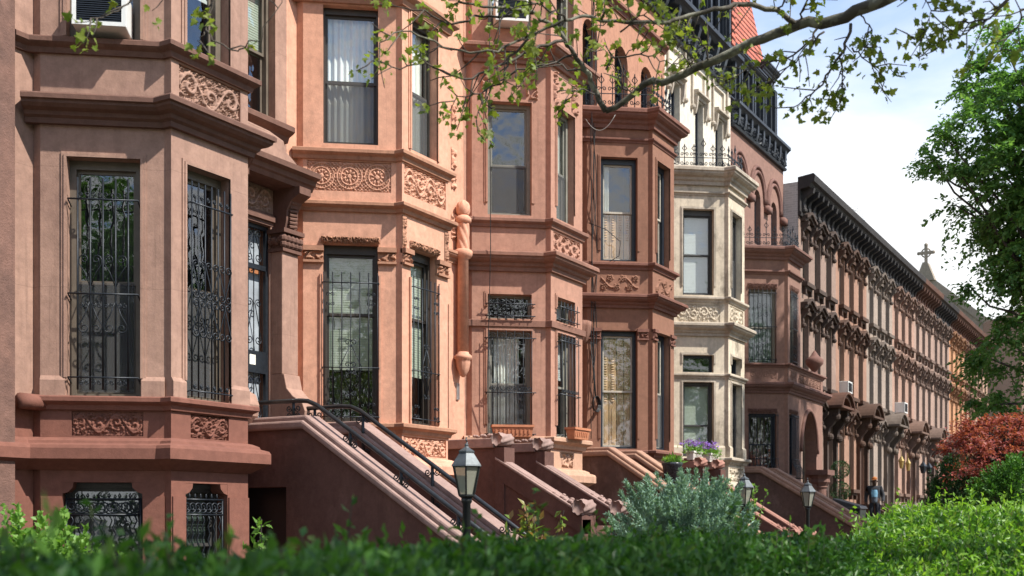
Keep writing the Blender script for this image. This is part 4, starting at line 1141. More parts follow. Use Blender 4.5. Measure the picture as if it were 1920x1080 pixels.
# ---------------------------------------------------------------- house 5
def house_cream():
    b = Bay(28.07, 29.32, 27.0, 31.9)
    h = thing('brownstone_house', 'cream stone rowhouse with weathered black staining on its ledges', 'house', (28.7, 11.3, 0), 'brownstone rowhouses with canted bays')
    m, t = M['h5'], M['h5t']
    basement(h, b, m, t, wins=False)
    panel_zone(h, b, 2.40, 2.8, m, None, (.1, 1.15), 'leaf', 3, m)
    ua, ub = (.27, 1.08), (.22, .96)
    hA, hB = pairs((3.05, 4.95), (5.2, 5.64), (7.17, 9.36), ua=ua, ub=ub); dr = (.3, 1.3, 2.76, 5.5)
    mb = MB(); b.wall(mb, 2.8, 6.46, hA, hB, h1=[dr]); b.wall(mb, 6.96, 10.1, hA, hB); pier_bases(mb, b, 3.02, 3.28, ua, ub, .05); mb.build('wall', m, h)
    ar = t
    win_pair(h, b, 3.05, 4.95, 'frame_dark', ([('blind', .0)], [('blind', .3)]), ar, (.42, .42), fw=.06, ua=ua, ub=ub)
    win_pair(h, b, 5.2, 5.64, 'frame_black', ((), ()), ar, (0, 0), fw=.05, sill=.03, ua=ua, ub=ub, glass='glass')
    win_pair(h, b, 7.17, 9.36, 'frame_dark', ([('blind2', .0)], [('blind2', .3), ('screen',)]), ar, (.5, .5), fw=.05, head=.14, ua=ua, ub=ub)
    panel_zone(h, b, 6.46, 6.96, m, (.12, 1.25), (.1, 1.15), 'scroll', 7, m)
    sweeps(h, 'cornice', t, [(b.bayp, cornice(6.44, .32, .25))]); sweeps(h, 'belt_course', t, [(b.bayp, band(7.12, .14, .10))])
    sweeps(h, 'transom_course', t, [(b.bayp, band(5.16, .12, .08))]); sweeps(h, 'parlour_sill', t, [(b.bayp, band(3.02, .16, .15))])
    sweeps(h, 'bay_cornice', t, [(b.bayp, cornice(10.38, .42, .3)), (b.bayp, band(9.8, .1, .07))])
    c = MB(); b.cap(c, 10.395); c.build('bay_roof', M['slate'], h)
    railing(h, [(b.bayp[0][0] + .12, b.yw - .05)] + [(b.xb1 + .02, b.yw - b.D + .04), (b.xb2 - .02, b.yw - b.D + .04), (b.xb3 - .1, b.yw - .05)], 10.4, .62)
    F = b.WA; up = MB(); cs = (.72, 2.4, 3.95); hs = [(q - .3, q + .3, 10.7, 12.75) for q in cs]
    up.panel(F, 10.1, 13.75, hs + [(q - .42, q + .42, 13.05, 13.6, .07) for q in cs])
    for q in cs: up.lbox(F, q - .42, q + .42, 13.05, 13.6, -.2, -.068)
    up.build('upper_wall', M['h5u'], h)
    k = MB()
    for i, q in enumerate(cs):
        k.sweep([F.at(q - .44, 0, 0)[:2], F.at(q + .44, 0, 0)[:2]], band(12.95, .17, .16))
        for u in (q - .42, q + .34): k.dprism(F, [(-.01, 12.3), (.06, 12.34), (.1, 12.5), (.13, 12.78), (-.01, 12.78)], u, u + .08)
        for a in (q - .62, q + .54): k.lbox(F, a, a + .08, 12.5, 13.7, -.02, .06); k.ball(F.at(a + .04, .05, 12.45), .08, 8, 5)
    k.build('window_console', t, h)
    for q in hs: window(h, F, *q, 'frame_black', d=-.16, glass='glass', fill=[('curtain', 0, .45)])
    black_cornice(h, Frame((27., 11.3), (31.9, 11.3)), 13.75, 14.75, .42, M['black_metal'], 7)
    rf = MB(); rf.poly([(27, 11.45, 14.75), (31.9, 11.45, 14.75), (31.9, 12.2, 18.2), (27, 12.2, 18.2)]); rf.poly([(27, 12.2, 18.2), (31.9, 12.2, 18.2), (31.9, 20, 18.4), (27, 20, 18.4)])
    for x in (27.01, 31.88): rf.poly([(x, 11.35, 14.75), (x, 20, 14.75), (x, 20, 18.4), (x, 12.2, 18.2)])
    rf.build('mansard_roof', M['black_metal'], h)
    for x in (27.5, 29.0, 30.5): dormer(h, x, x + 1.05, 11.25, 14.85, 17.4, M['black_metal'])
    pt = MB(); pt.box(31.62, 31.9, 11.15, 12.6, 14.8, 18.4); pt.build('party_wall', M['redtile'], h)
    door(h, b.W1, *dr[:2], dr[2], dr[3])
    b.inner(h, 0, 10.3); b.shell(h, 14.6, M['h5'])
    stoop(h, 30.35, 31.9, 11.3, 9.9, 2.82, 2.82, .6, 'st3w', 'st3', 'plain')
    return h

# ---------------------------------------------------------------- house 6
def house_mauve():
    b = Bay(33.2, 34.47, 31.9, 37.0)
    h = thing('brownstone_house', 'mauve brown rowhouse with arched porch, red tile roof and black attic storey', 'house', (34., 11.3, 0), 'brownstone rowhouses with canted bays')
    m, t = M['h6'], M['h6t']
    yf = b.yw - b.D; xe = 36.95
    P = Frame((b.xb1, yf), (xe, yf)); E = Frame((xe, yf), (xe, b.yw))
    ua, ub = (.27, 1.12), (.14, .86)
    wA = (2.75, 4.55); wins = (6.0, 8.2)
    mb = MB()
    for F in (b.W0, b.R0, b.R1): mb.panel(F, 0, 5.35)
    mb.panel(b.A, 0, 5.35, [(ua[0], ua[1], *wA)])
    x0, x1 = 1.35, 3.05
    mb.panel(P, 0, 5.35, [(ub[0], ub[1], *wA), (x0, x1, 1.2, 4.75, .35)])
    mb.arch_fill(P, x0, x1, 3.5, 1.25, .35)
    mb.panel(E, 0, 5.35, [(.2, 1.1, 1.2, 4.6, .3)])
    b.bayonly(mb, 5.35, 9.2, [(ua[0], ua[1], *wins)], [(.2, .95, *wins)])
    mb.build('wall', m, h)
    pc = MB(); pc.box(b.xb3 + .3, xe - .4, yf + .4, b.yw - .01, 0, 2.3); pc.build('porch_floor', t, h)
    w = window(h, b.A, *ua, *wA, 'frame_black', glass='glass_dark'); guard(w, b.A, ua[0] - .02, ua[1] + .04, wA[0] - .1, wA[1], 'belly', .07)
    w = window(h, P, *ub, *wA, 'frame_black', glass='glass_dark'); guard(w, P, ub[0] - .02, ub[1] + .04, wA[0] - .1, wA[1], 'belly', .07)
    w = window(h, b.A, *ua, *wins, 'frame_grey', glass='glass_dark', fill=[('blind2', .0)], split=.5); guard(w, b.A, ua[0], ua[1], wins[0], wins[1], 'plain', .03)
    w = window(h, b.B, .2, .95, *wins, 'frame_grey', glass='glass_dark'); guard(w, b.B, .2, .95, wins[0], wins[1], 'plain', .03)
    for F, u in ((b.A, ua), (b.B, (.2, .95))): relief(h, F, u[0] - .03, u[1] + .03, 8.22, 8.38, 'scroll', 2, t, d=.01, amp=.05, name='lintel')
    for F, u in ((b.A, ua), (P, ub)): relief(h, F, u[0] - .03, u[1] + .03, 4.57, 4.7, 'scroll', 2, t, d=.01, amp=.05, name='lintel')
    # arch mould, springing cap and squat column
    a = MB(); c = (x0 + x1) / 2; hw = (x1 - x0) / 2 + .06
    a.tube([P.at(c - hw * math.cos(math.pi * k / 20), .02, 3.5 + 1.31 * math.sin(math.pi * k / 20)) for k in range(21)], .06, 6); a.build('arch_mould', t, h, True)
    cl = MB(); cx = P.at(x1 + .25, 0, 0)[0]; cy = yf - .02
    cl.lathe((cx, cy, 0), [(.3, 0.2), (.3, .9), (.24, 1.), (.22, 1.1), (.22, 2.4), (.26, 2.46), (.24, 2.5)], 16)
    cl.lathe((cx, cy, 0), [(.24, 2.5), (.32, 2.62), (.3, 2.72), (.36, 2.82), (.36, 2.84)], 20, lambda q, z: .07 * math.sin(q * 8))
    cl.box(cx - .42, cx + .42, cy - .38, cy + .3, 2.84, 3.0); cl.build('column', t, h)
    # balustrade over the porch
    full = [b.bayp[0], b.bayp[1], (b.xb1, yf), (xe, yf), (xe, b.yw)]
    sweeps(h, 'cornice', t, [(full, cornice(5.45, .3, .25))])
    bl = MB()
    for F, hs in ((b.A, [(.3, 1.12, 5.56, 5.84, .05)]), (b.R1, []), (P, [(.12, .8, 5.56, 5.84, .05), (1.0, 3.5, 5.56, 5.84, .05)]), (E, [])): bl.panel(F, 5.45, 5.93, hs, d=.012)
    bl.poly([(b.xb1, yf, 5.5), (xe, yf, 5.5), (xe, b.yw, 5.5), (b.xb1, b.yw, 5.5)]); bl.build('balustrade', m, h)
    for F, u0, u1, k in ((b.A, .302, 1.118, 0), (P, .122, .798, 1), (P, 1.002, 3.498, 2)): relief(h, F, u0, u1, 5.562, 5.838, 'scroll', 4 + k, m, d=-.035, amp=.05)
    sweeps(h, 'handrail_course', t, [(full, band(6.02, .12, .12))])
    u = MB(); u.lathe((36.75, 10.2, 6.0), [(.2, 0), (.2, .06), (.1, .1), (.09, .2), (.16, .3), (.27, .42), (.29, .55), (.22, .62), (.14, .68), (.05, .82), (.02, .86)], 16); u.build('urn', t, h, True)
    sweeps(h, 'bay_cornice', t, [(b.bayp, cornice(9.42, .35, .3)), (b.bayp, band(8.75, .12, .1))])
    cp = MB(); b.cap(cp, 9.43); cp.build('bay_roof', M['slate'], h)
    railing(h, [(b.bayp[0][0] + .1, b.yw - .05), (b.xb1 + .02, yf + .04), (b.xb2 - .02, yf + .04), (b.xb3, b.yw - .05)], 9.44, .62)
    F = b.WA; up = MB(); cs = (.75, 2.45, 4.1); hs = [(q - .3, q + .3, 9.9, 11.6) for q in cs]
    lo = [(.6 + 3.1, 4.6, 6.2, 8.3)]
    up.panel(F, 5.4, 12.85, hs + lo)
    for q in hs: up.arch_fill(F, q[0], q[1], 11.3, .3)
    up.panel(F, 0, 5.4, [(3.2, 4.4, 2.3, 4.6)])
    up.build('upper_wall', m, h)
    for q in hs: window(h, F, *q, 'frame_black', d=-.16, glass='glass_dark')
    window(h, F, *lo[0], 'frame_black', glass='glass_dark'); door(h, F, 3.2, 4.4, 2.3, 4.6)
    am = MB()
    for q in cs:
        for r, pr in ((.74, .05), (.62, .03)): am.tube([F.at(q - r * math.cos(math.pi * k / 16), .02, 11.3 + 1.0 * r / .74 * math.sin(math.pi * k / 16)) for k in range(17)], .06, 6)
    for q in [(p + q) / 2 for p, q in zip(cs, cs[1:])] + [cs[-1] + .8]: am.lbox(F, q - .2, q + .2, 11.05, 11.25, -.02, .16)
    am.build('arch_mould', t, h, True)
    black_cornice(h, Frame((31.95, 11.3), (37., 11.3)), 12.85, 13.6, .26, M['black_metal'], 9)
    # black attic storey with paired windows, then the steep red tile roof
    Y = 11.6; G = Frame((31.95, Y), (37.0, Y)); at = MB(); zt = 15.5
    at.panel(G, 13.5, zt, [(.5, 1.2, 13.95, 15.3), (1.7, 2.4, 13.95, 15.3), (2.95, 3.55, 13.95, 15.3)], .15, 0, 3.7)
    at.panel(G, 13.5, 16.05, [(4.05, 4.7, 13.95, 15.9)], .15, 3.7, G.L)
    at.panel(Frame((31.96, Y + 1), (31.96, Y)), 13.5, zt); at.panel(Frame((37.0, Y), (37.0, 19)), 13.5, 16.05); at.panel(Frame((31.95 + 3.7, Y + 2), (31.95 + 3.7, Y)), zt, 16.05)
    at.poly([(35.65, Y, 16.05), (37, Y, 16.05), (37, Y + 2, 16.05), (35.65, Y + 2, 16.05)]); at.poly([(31.95, 11.3, 13.5), (37, 11.3, 13.5), (37, Y, 13.5), (31.95, Y, 13.5)])
    for x in (0, .28, 1.32, 1.54, 2.55, 2.76, 3.6, 3.82, 4.82, 4.95): at.lbox(G, x, x + .1, 13.52, 15.5, -.02, .1)
    at.sweep([G.at(0, 0, 0)[:2], G.at(3.7, 0, 0)[:2]], cornice(zt + .05, .3, .22)); at.sweep([G.at(3.7, 0, 0)[:2], G.at(G.L, 0, 0)[:2]], cornice(16.1, .3, .22))
    at.sweep([G.at(0, 0, 0)[:2], G.at(G.L, 0, 0)[:2]], band(13.92, .14, .16))
    at.build('attic_storey', M['black_metal'], h)
    for u0, u1, z1 in ((.5, 1.2, 15.3), (1.7, 2.4, 15.3), (2.95, 3.55, 15.3), (4.05, 4.7, 15.9)): window(h, G, u0, u1, 13.95, z1, 'frame_black', d=-.1, glass='glass_dark')
    rt = MB(); rt.prism([(32.0, Y + .12, zt), (36.97, Y + .12, zt), (36.97, Y + .28, 16.3), (36.8, Y + 1.2, 20.6), (32.1, Y + 1.2, 20.6)], (0, 5, 0)); rt.build('tile_roof', M['redtile'], h)
    b.inner(h, 5.4, 9.3); b.shell(h, 13.7, m)
    stoop(h, 34.75, 36.3, yf - .02, yf - .35, 1.55, 1.55, .6, 'st3w', 'st3', 'plain')
    return h
# ------------------------------------------------------------------ the long flat-fronted row beyond
YR = 10.8
row_names = ['greyish brown', 'orange brown', 'pale greige', 'salmon brown', 'sandy pink', 'dull brown', 'bright orange', 'red brown', 'light tan']
ordinal = ['nearest of the flat-fronted row, beside the arched porch', 'second of the flat-fronted row, next past the greyish brown one', 'third of the flat-fronted row, palest of its neighbours', 'fourth of the flat-fronted row, with an air conditioner at its upper window', 'fifth of the flat-fronted row, just left of the red maple', 'sixth of the flat-fronted row, before the orange one', 'with white window frames, seventh of the flat-fronted row', 'half hidden by branches, eighth of the flat-fronted row', 'farthest of the flat-fronted row, behind the green tree']
HOODP = [(-.62, 0), (-.5, .0), (-.42, .05), (-.3, .07), (-.18, .16), (0, .2), (.18, .16), (.3, .07), (.42, .05), (.5, 0), (.62, 0)]
SB = [(0, 0), (.05, 0), (.08, .1), (.06, .2), (.14, .32), (.24, .4), (.26, .5), (0, .5)]

def hood(mb, F, u, z, pr=.24):
    for (a, p), (c, q) in zip(HOODP, HOODP[1:]):
        for lo, hi, d in ((0, .1, pr * .7), (.1, .19, pr)):
            mb.lprism(F, [(u + a, z + p + lo), (u + c, z + q + lo), (u + c, z + q + hi), (u + a, z + p + hi)], -.01, d)
    for s in (-1, 1):
        mb.dprism(F, [(d, z - .52 + h) for d, h in SB], u + s * .47 - .08, u + s * .47 + .08)
        mb.ball(F.at(u + s * .47, .07, z - .56), .09, 8, 5)
    mb.lbox(F, u - .4, u + .4, z - .14, z - .001, -.01, .08)

def sill(mb, F, u, z):
    mb.lbox(F, u - .48, u + .48, z - .13, z, -.01, .2); mb.lbox(F, u - .42, u + .42, z - .22, z - .131, -.01, .11)
    for s in (-1, 1): mb.lbox(F, u + s * .34 - .06, u + s * .34 + .06, z - .38, z - .221, -.01, .12)

def row_house(i):
    x0 = 37.0 + 4.68 * i; x1 = x0 + 4.68
    h = thing('row_house', '%s rowhouse %s' % (row_names[i], ordinal[i]), 'house', (x0 + 2.3, YR, 0), 'flat-fronted rowhouses with hooded windows')
    F = Frame((x0, YR), (x1, YR)); m, t = M['far'][i], M['fart'][i]
    ws = [.85, 2.3, 3.75]; w = .36
    holes = [(u - w, u + w, a, b) for u in ws for a, b in ((9.25, 11.1), (6.0, 8.25))] + [(u - w, u + w, 2.55, 5.05) for u in ws[:2]] + [(ws[2] - .5, ws[2] + .5, 1.75, 5.0, .35)]
    mb = MB(); mb.panel(F, 0, 12.0, holes, .22)
    mb.build('wall', m, h)
    s = MB(); s.box(x0 + .002, x1 - .002, YR + .7, YR + 9, 0, 12.0); s.poly([(x0, YR, 12.45), (x1, YR, 12.45), (x1, YR + 9, 12.3), (x0, YR + 9, 12.3)])
    s.build('roof', M['slate'], h)
    s = MB(); s.poly([(x0 + .003, YR + .01, 0), (x0 + .003, YR + 9, 0), (x0 + .003, YR + 9, 12.45), (x0 + .003, YR + .01, 12.45)]); s.poly([(x1 - .003, YR + .01, 0), (x1 - .003, YR + 9, 0), (x1 - .003, YR + 9, 12.45), (x1 - .003, YR + .01, 12.45)])
    s.build('side_wall', M['whitebrick'], h)
    fm = 'frame_white' if i == 6 else ('frame_dark' if i % 3 else 'frame_bronze')
    for k, u in enumerate(ws):
        for j, (a, b) in enumerate(((9.25, 11.1), (6.0, 8.25), (2.55, 5.05))):
            if j == 2 and k == 2: continue
            q = window(h, F, u - w, u + w, a, b, fm, d=-.15, fw=.06, glass='glass_dark', fill=[('blind2', random.choice([.3, .55, .1]))] if (i + k + j) % 3 == 0 else (), sash='sash' if (i in (1, 3)) else None)
            hd = MB(); hood(hd, F, u, b + .12); hd.build('hood', t, h)
            sl = MB(); sill(sl, F, u, a); sl.build('sill', t, h)
    # pilasters, big curved hood over the door
    u = ws[2]; p = MB()
    for c in (u - .62, u + .62):
        p.lbox(F, c - .1, c + .1, 1.75, 4.6, -.01, .14); p.dprism(F, [(0, 4.25), (.15, 4.3), (.2, 4.6), (.34, 4.75), (.5, 5.0), (.54, 5.3), (0, 5.3)], c - .12, c + .12)
        p.ball(F.at(c, .2, 4.3), .14, 10, 6); p.ball(F.at(c, .42, 5.0), .16, 10, 6)
    p.build('door_bracket', t, h)
    hd = MB(); n = 12
    for r0, r1, d in ((.78, .92, .62), (.92, 1.0, .72)):
        for k in range(n):
            a, b = R(25 + 130 * k / n), R(25 + 130 * (k + 1) / n); q = lambda r, x: (u - r * math.cos(x), 4.95 + r * math.sin(x) * .95)
            hd.lprism(F, [q(r0, a), q(r0, b), q(r1, b), q(r1, a)], -.01, d)
    hd.lprism(F, [(u - .75, 5.3)] + [(u - .78 * math.cos(R(25 + 130 * k / n)), 4.95 + .74 * math.sin(R(25 + 130 * k / n))) for k in range(n + 1)] + [(u + .75, 5.3)], -.01, .3)
    hd.lbox(F, u - .95, u + .95, 5.3, 5.38, -.01, .7)
    hd.build('door_hood', t if i else M['soot_brown'], h)
    d = MB(); d.lbox(F, u - .5, u - .42, 1.75, 5., -.33, -.22); d.lbox(F, u + .42, u + .5, 1.75, 5., -.33, -.22); d.lbox(F, u - .42, u + .42, 4.2, 4.28, -.33, -.22); d.lbox(F, u - .42, u + .42, 1.75, 4.2, -.33, -.29)
    for a in (-.36, .04): d.lbox(F, u + a, u + a + .32, 2.0, 2.8, -.29, -.27)
    dd = d.build('door', M['door'], h)
    g = MB(); g.poly([F.at(u - .42, -.3, 4.28), F.at(u + .42, -.3, 4.28), F.at(u + .42, -.3, 5.), F.at(u - .42, -.3, 5.)]); g.lbox(F, u - .34, u - .05, 2.95, 4.05, -.29, -.28); g.lbox(F, u + .05, u + .34, 2.95, 4.05, -.29, -.28); g.build('pane', M['glass_dark'], dd)
    # bracketed cornice; the colour changes from house to house
    cm = M['soot'] if i in (0, 1, 2, 3, 5) else M['soot_brown']
    c = MB(); c.sweep([(x0, YR), (x1, YR)], [(-.02, 11.35), (.08, 11.35), (.1, 11.45), (.05, 11.5), (.05, 12.2), (.35, 12.25), (.42, 12.36), (.52, 12.4), (.55, 12.6), (.5, 12.66), (-.02, 12.6)])
    for k in range(8):
        uu = 4.68 * (k + .5) / 8
        c.dprism(F, [(.0, 11.5), (.1, 11.5), (.14, 11.65), (.1, 11.8), (.18, 11.95), (.42, 12.08), (.46, 12.24), (0, 12.24)], uu - .08, uu + .08)
        c.ball(F.at(uu, .12, 11.55), .1, 8, 5)
    c.build('cornice', cm, h)
    st = MB(); n = 8
    for k in range(n): st.box(x0 + ws[2] - .6, x0 + ws[2] + .6, YR - .5 - .3 * (k + 1), YR - .02 if k == 0 else YR - .5, 0, 1.72 - k * .2)
    sp = st.build('stoop', t, h)
    for s_ in (-1, 1):
        ck = MB(); x = x0 + ws[2] + s_ * .72
        ck.prism([(x - .1, YR - .02, 0), (x - .1, YR - .02, 2.0), (x - .1, YR - .6, 2.0), (x - .1, YR - 3.0, .5), (x - .1, YR - 3.0, 0)], (.2, 0, 0)); ck.build('cheek_wall', t, sp)
    return h

def lantern_wall(parent, x, y, z, mat, r=.14):
    mb = MB(); mb.lathe((x, y, z), [(.03, -.02), (r * .6, 0), (r, .28), (r * 1.15, .3), (r * .5, .44), (.02, .52)], 6)
    mb.tube([(x, y, z + .5), (x, y + .02, z + .75)], .015, 6)
    mb.build('door_lantern', mat, parent)

# ------------------------------------------------------------------ buildings far off
def church():
    c = thing('church', 'stone gable end with a ringed cross rising over the dark cornice', 'church', (97.5, 18, 0))
    x0, x1, y, za = 97.5, 99, 18, 21.3
    mb = MB(); hw = 7.5
    mb.prism([(x0, y - hw, 0), (x0, y - hw, 14.5), (x0, y, za - .4), (x0, y + hw, 14.5), (x0, y + hw, 0)], (.8, 0, 0)); mb.build('gable_wall', M['church'], c)
    k = MB()
    for s in (-1, 1): k.prism([(x0 - .15, y + s * (hw + .3), 13.9), (x0 - .15, y + s * (hw + .3), 14.6), (x0 - .15, y, za + .1), (x0 - .15, y, za - .6)], (1.1, 0, 0))
    k.build('coping', M['church'], c)
    r = MB()
    for s in (-1, 1): r.poly([(x0 + .8, y + s * hw, 14.2), (x0 + 25, y + s * hw, 14.2), (x0 + 25, y, za - .7), (x0 + .8, y, za - .7)])
    r.build('roof', M['churchslate'], c)
    q = MB(); G = Frame((x0 - .02, y + .6), (x0 - .02, y - .6))
    q.lprism(G, [(.15, 16.2), (1.05, 16.2), (1.05, 17.6), (.6, 18.5), (.15, 17.6)], -.02, .03); q.build('louvre', M['slate'], c)
    p = MB(); p.prism([(x0 - .3, y - .75, za - .6), (x0 - .3, y + .75, za - .6), (x0 - .3, y + .2, za + .9), (x0 - .3, y - .2, za + .9)], (1.2, 0, 0)); p.build('pedestal', M['church'], c)
    b = MB(); zc = za + 1.75; X = x0 + .2
    b.box(X - .1, X + .1, y - .12, y + .12, za + .9, za + 2.4); b.box(X - .1, X + .1, y - .6, y - .121, zc - .12, zc + .12); b.box(X - .1, X + .1, y + .121, y + .6, zc - .12, zc + .12)
    b.tube([(X, y + .36 * math.cos(R(a)), zc + .36 * math.sin(R(a))) for a in range(0, 361, 20)], .06, 6, False)
    for s in (-1, 1): b.ball((X, y + s * .58, zc), .15, 8, 5)
    b.ball((X, y, za + 2.4), .16, 8, 5); b.build('cross', M['church'], c)
    return c

def brick_block():
    c = thing('apartment_building', 'brown brick building with stone parapet closing the end of the street', 'building', (90, 2, 0))
    mb = MB(); F = Frame((92, 10.2), (109, -17)); hs = []
    for k in range(8):
        for j in range(4): hs.append((1.5 + k * 3.8, 3. + k * 3.8, 3 + j * 3.4, 5.1 + j * 3.4))
    mb.panel(F, 0, 17., hs, .2); mb.lbox(F, .003, F.L - .003, 0, 16.9, -12, -.7)
    for u in (0, F.L): mb.poly([F.at(u, 0, 0), F.at(u, -.7, 0), F.at(u, -.7, 17), F.at(u, 0, 17)])
    mb.build('wall', brick_mat('end_brick', (.31, .18, .125), (.27, .15, .11), (.36, .26, .2), 1., 'y'), c)
    for q in hs: window(c, F, *q, 'frame_white', d=-.14, glass='glass_dark')
    p = MB(); p.lbox(F, -.15, 32.2, 17., 19.2, -.6, .15); p.lbox(F, -.2, 32.3, 16.6, 17.0, -.3, .3); p.lbox(F, -.2, 32.3, 19.2, 19.5, -.7, .25); p.build('parapet', M['h5u'], c)
    f = MB(); f.lathe((92.5, 10.6, 0), [(.15, 18.0), (.6, 18.4), (.25, 18.9), (.5, 19.6), (.55, 20.), (.2, 20.3), (.7, 20.9), (.1, 21.6)], 8); f.build('finial', M['copper'], c)
    return c

def antenna():
    a = thing('antenna', 'thin television aerial standing on the roof of the far row', 'antenna', (47.5, 11.6, 12.4))
    x, y = 47.5, 11.6; mb = MB(); mb.tube([(x, y, 12.3), (x, y, 14.0)], .02, 6); mb.build('mast', M['alu'], a)
    b = MB(); b.tube([(x - .9, y, 13.95), (x + 1.1, y - .2, 13.85)], .014, 5)
    for k in range(8):
        t = k / 7; px, py, pz = x - .9 + 2 * t, y - .2 * t, 13.95 - .1 * t; l = .42 - .26 * t
        b.tube([(px, py - l, pz), (px, py + l, pz)], .007, 4)
    b.tube([(x - .85, y - .4, 13.75), (x - .85, y + .4, 14.15)], .008, 4)
    b.build('aerial', M['alu'], a)

# ------------------------------------------------------------------ things on and before the houses
def garden_lamp(x, y, label, first=None, s=1.):
    l = thing('lamp_post', label, 'lamp post', (x, y, 0), 'garden lamp posts along the front yards')
    p = MB(); p.lathe((x, y, 0), [(.09, 0), (.09, .06), (.045, .12), (.04, .3), (.037, 1.62), (.05, 1.64), (.05, 1.68)], 12); p.build('post', M['postmetal'], l, True)
    n = 6; a0 = math.pi / 6
    ring = lambda r, z: [(x + r * math.cos(a0 + 2 * math.pi * k / n), y + r * math.sin(a0 + 2 * math.pi * k / n), z) for k in range(n)]
    f = MB()
    b0, b1 = ring(.075, 1.70), ring(.135, 1.965)
    for a, b in zip(b0, b1): f.tube([a, b], .009, 5)
    for rg in (b0, b1): f.tube(rg + rg[:1], .010, 5)
    f.lathe((x, y, 0), [(.03, 1.66), (.08, 1.69), (.08, 1.705), (.02, 1.71)], 6); f.build('lantern_frame', M['postmetal'], l)
    g = MB(); q0, q1 = ring(.071, 1.705), ring(.130, 1.96)
    for k in range(n): j = (k + 1) % n; g.poly([q0[k], q0[j], q1[j], q1[k]])
    g.build('lantern_glass', M['lantern_glass'], l)
    t = MB()
    lv = [(.155, 1.962), (.15, 1.975), (.075, 2.08), (.08, 2.085), (.08, 2.10), (.03, 2.13), (.015, 2.145)]
    t.lathe((x, y, 0), lv, 6); t.ball((x, y, 2.155), .018, 8, 6); t.tube([(x, y, 2.16), (x + .012, y, 2.185), (x - .01, y, 2.2), (x, y, 2.225)], .007, 5)
    t.build('lantern_roof', M['lampmetal'], l)
    return l

def ac_unit(label, F, u, z, w=.62, h=.4, dep=.35, white=True):
    o = F.at(u, .1, z); a = thing('air_conditioner', label, 'air conditioner', o)
    b = MB(); b.lbox(F, u - w / 2, u + w / 2, z, z + h, -.15, dep - .02); b.build('case', M['white_plastic'], a, bevel=.012)
    f = MB(); e = .045
    for (p, q, r, s) in ((u - w / 2, u - w / 2 + e, z, z + h), (u + w / 2 - e, u + w / 2, z, z + h), (u - w / 2 + e, u + w / 2 - e, z, z + e), (u - w / 2 + e, u + w / 2 - e, z + h - e, z + h)): f.lbox(F, p, q, r, s, dep - .018, dep + .012)
    f.build('front_frame', M['white_plastic'], a)
    g = MB(); n = 13; g.lbox(F, u - w / 2 + e, u + w / 2 - e, z + e, z + h - e, dep - .019, dep - .015)
    for k in range(n):
        zz = z + e + (h - 2 * e) * (k + .5) / n; g.lbox(F, u - w / 2 + e, u + w / 2 - e, zz - .004, zz + .005, dep - .014, dep + .004)
    g.build('grille', M['frame_black'], a)
    return a

def flower_box(label, F, u, z, w, mat, flowers, d=.12):
    o = F.at(u, d, z); a = thing('window_box', label, 'planter', o)
    b = MB(); h = .2; t0, t1 = .075, .10
    for (p, q) in ((-w / 2, w / 2),):
        b.hexa([F.at(u - w / 2 + .03, d + t0, z), F.at(u + w / 2 - .03, d + t0, z), F.at(u + w / 2 - .03, d - t0, z), F.at(u - w / 2 + .03, d - t0, z), F.at(u - w / 2, d + t1, z + h), F.at(u + w / 2, d + t1, z + h), F.at(u + w / 2, d - t1, z + h), F.at(u - w / 2, d - t1, z + h)])
    b.lbox(F, u - w / 2 - .015, u + w / 2 + .015, z + h - .03, z + h + .012, d - t1 - .015, d + t1 + .015)
    for k in range(int(w / .075)):
        uu = u - w / 2 + .06 + k * .075
        if uu < u + w / 2 - .04: b.dprism(F, [(d + t0 + .006, z + .05), (d + t0 + .022, z + .05), (d + t0 + .03, z + .13), (d + t0 + .012, z + .13)], uu - .014, uu + .014)
    b.build('trough', M[mat], a)
    so = MB(); so.lbox(F, u - w / 2 + .02, u + w / 2 - .02, z + h - .02, z + h + .016, d - .07, d + .07); so.build('soil', M['soil'], a)
    return a, o

def hanging_cables():
    def wire(name, label, pts, r=.012, mat='cable'):
        mb = MB(); mb.tube(pts, r, 5); tag(mb.build(name, M[mat], None, True), label, 'cable')
    b3 = (17.72, 11.2)
    A = Frame((17.686, 11.18), (18.53, 10.1))
    wire('wire', 'thin black wire running straight down the rose brown bay', [A.at(.30, .32, 13.4), A.at(.29, .30, 10.), A.at(.31, .29, 6.3), A.at(.26, .2, 4.), A.at(.27, .05, 2.98)], .008)
    x, y = 22.32, 11.05
    mb = MB()
    for k, (dx, am) in enumerate(((0, .02), (.05, .05), (.11, .09), (.02, .12))):
        mb.tube([(x + dx + am * math.sin(z * (1.1 + .3 * k) + k), y - .02 * k, z) for z in np.linspace(13.2, 3.2 + .4 * k, 30)], .010, 5)
    for k in range(5): mb.tube([(x + .03 + (.15 + .008 * k) * math.cos(a), y - .08 - .012 * k, 3.95 + (.15 + .006 * k) * math.sin(a)) for a in np.linspace(0, 6.28, 22)], .010, 5)
    for k in range(3): mb.tube([(x + .03, y - .08, 4.1), (x + .02 + .03 * k, y - .05, 4.5), (x + .05 * k - .03, y, 5.3)], .009, 5)
    tag(mb.build('cable', M['cable'], None, True), 'bunch of black cables with a coiled loop hanging between rose and chocolate houses', 'cable')
    B = Frame((22.376, 11.18), (23.22, 10.1))
    wire('cord', 'black cord sagging across the chocolate house window to its sill', [B.at(.02, .05, 7.9), B.at(.4, .12, 7.75), B.at(.72, .1, 7.5), B.at(.7, .06, 7.2), B.at(.5, .02, 7.08)], .009)
    wire('cord', 'pale wire loop hanging below the chocolate bay cornice', [B.at(-.1 + .65 * k / 14, .34, 10.05 + .12 * k / 14 - 1.15 * (k / 14) * (1 - k / 14)) for k in range(15)], .006, 'grey_cable')

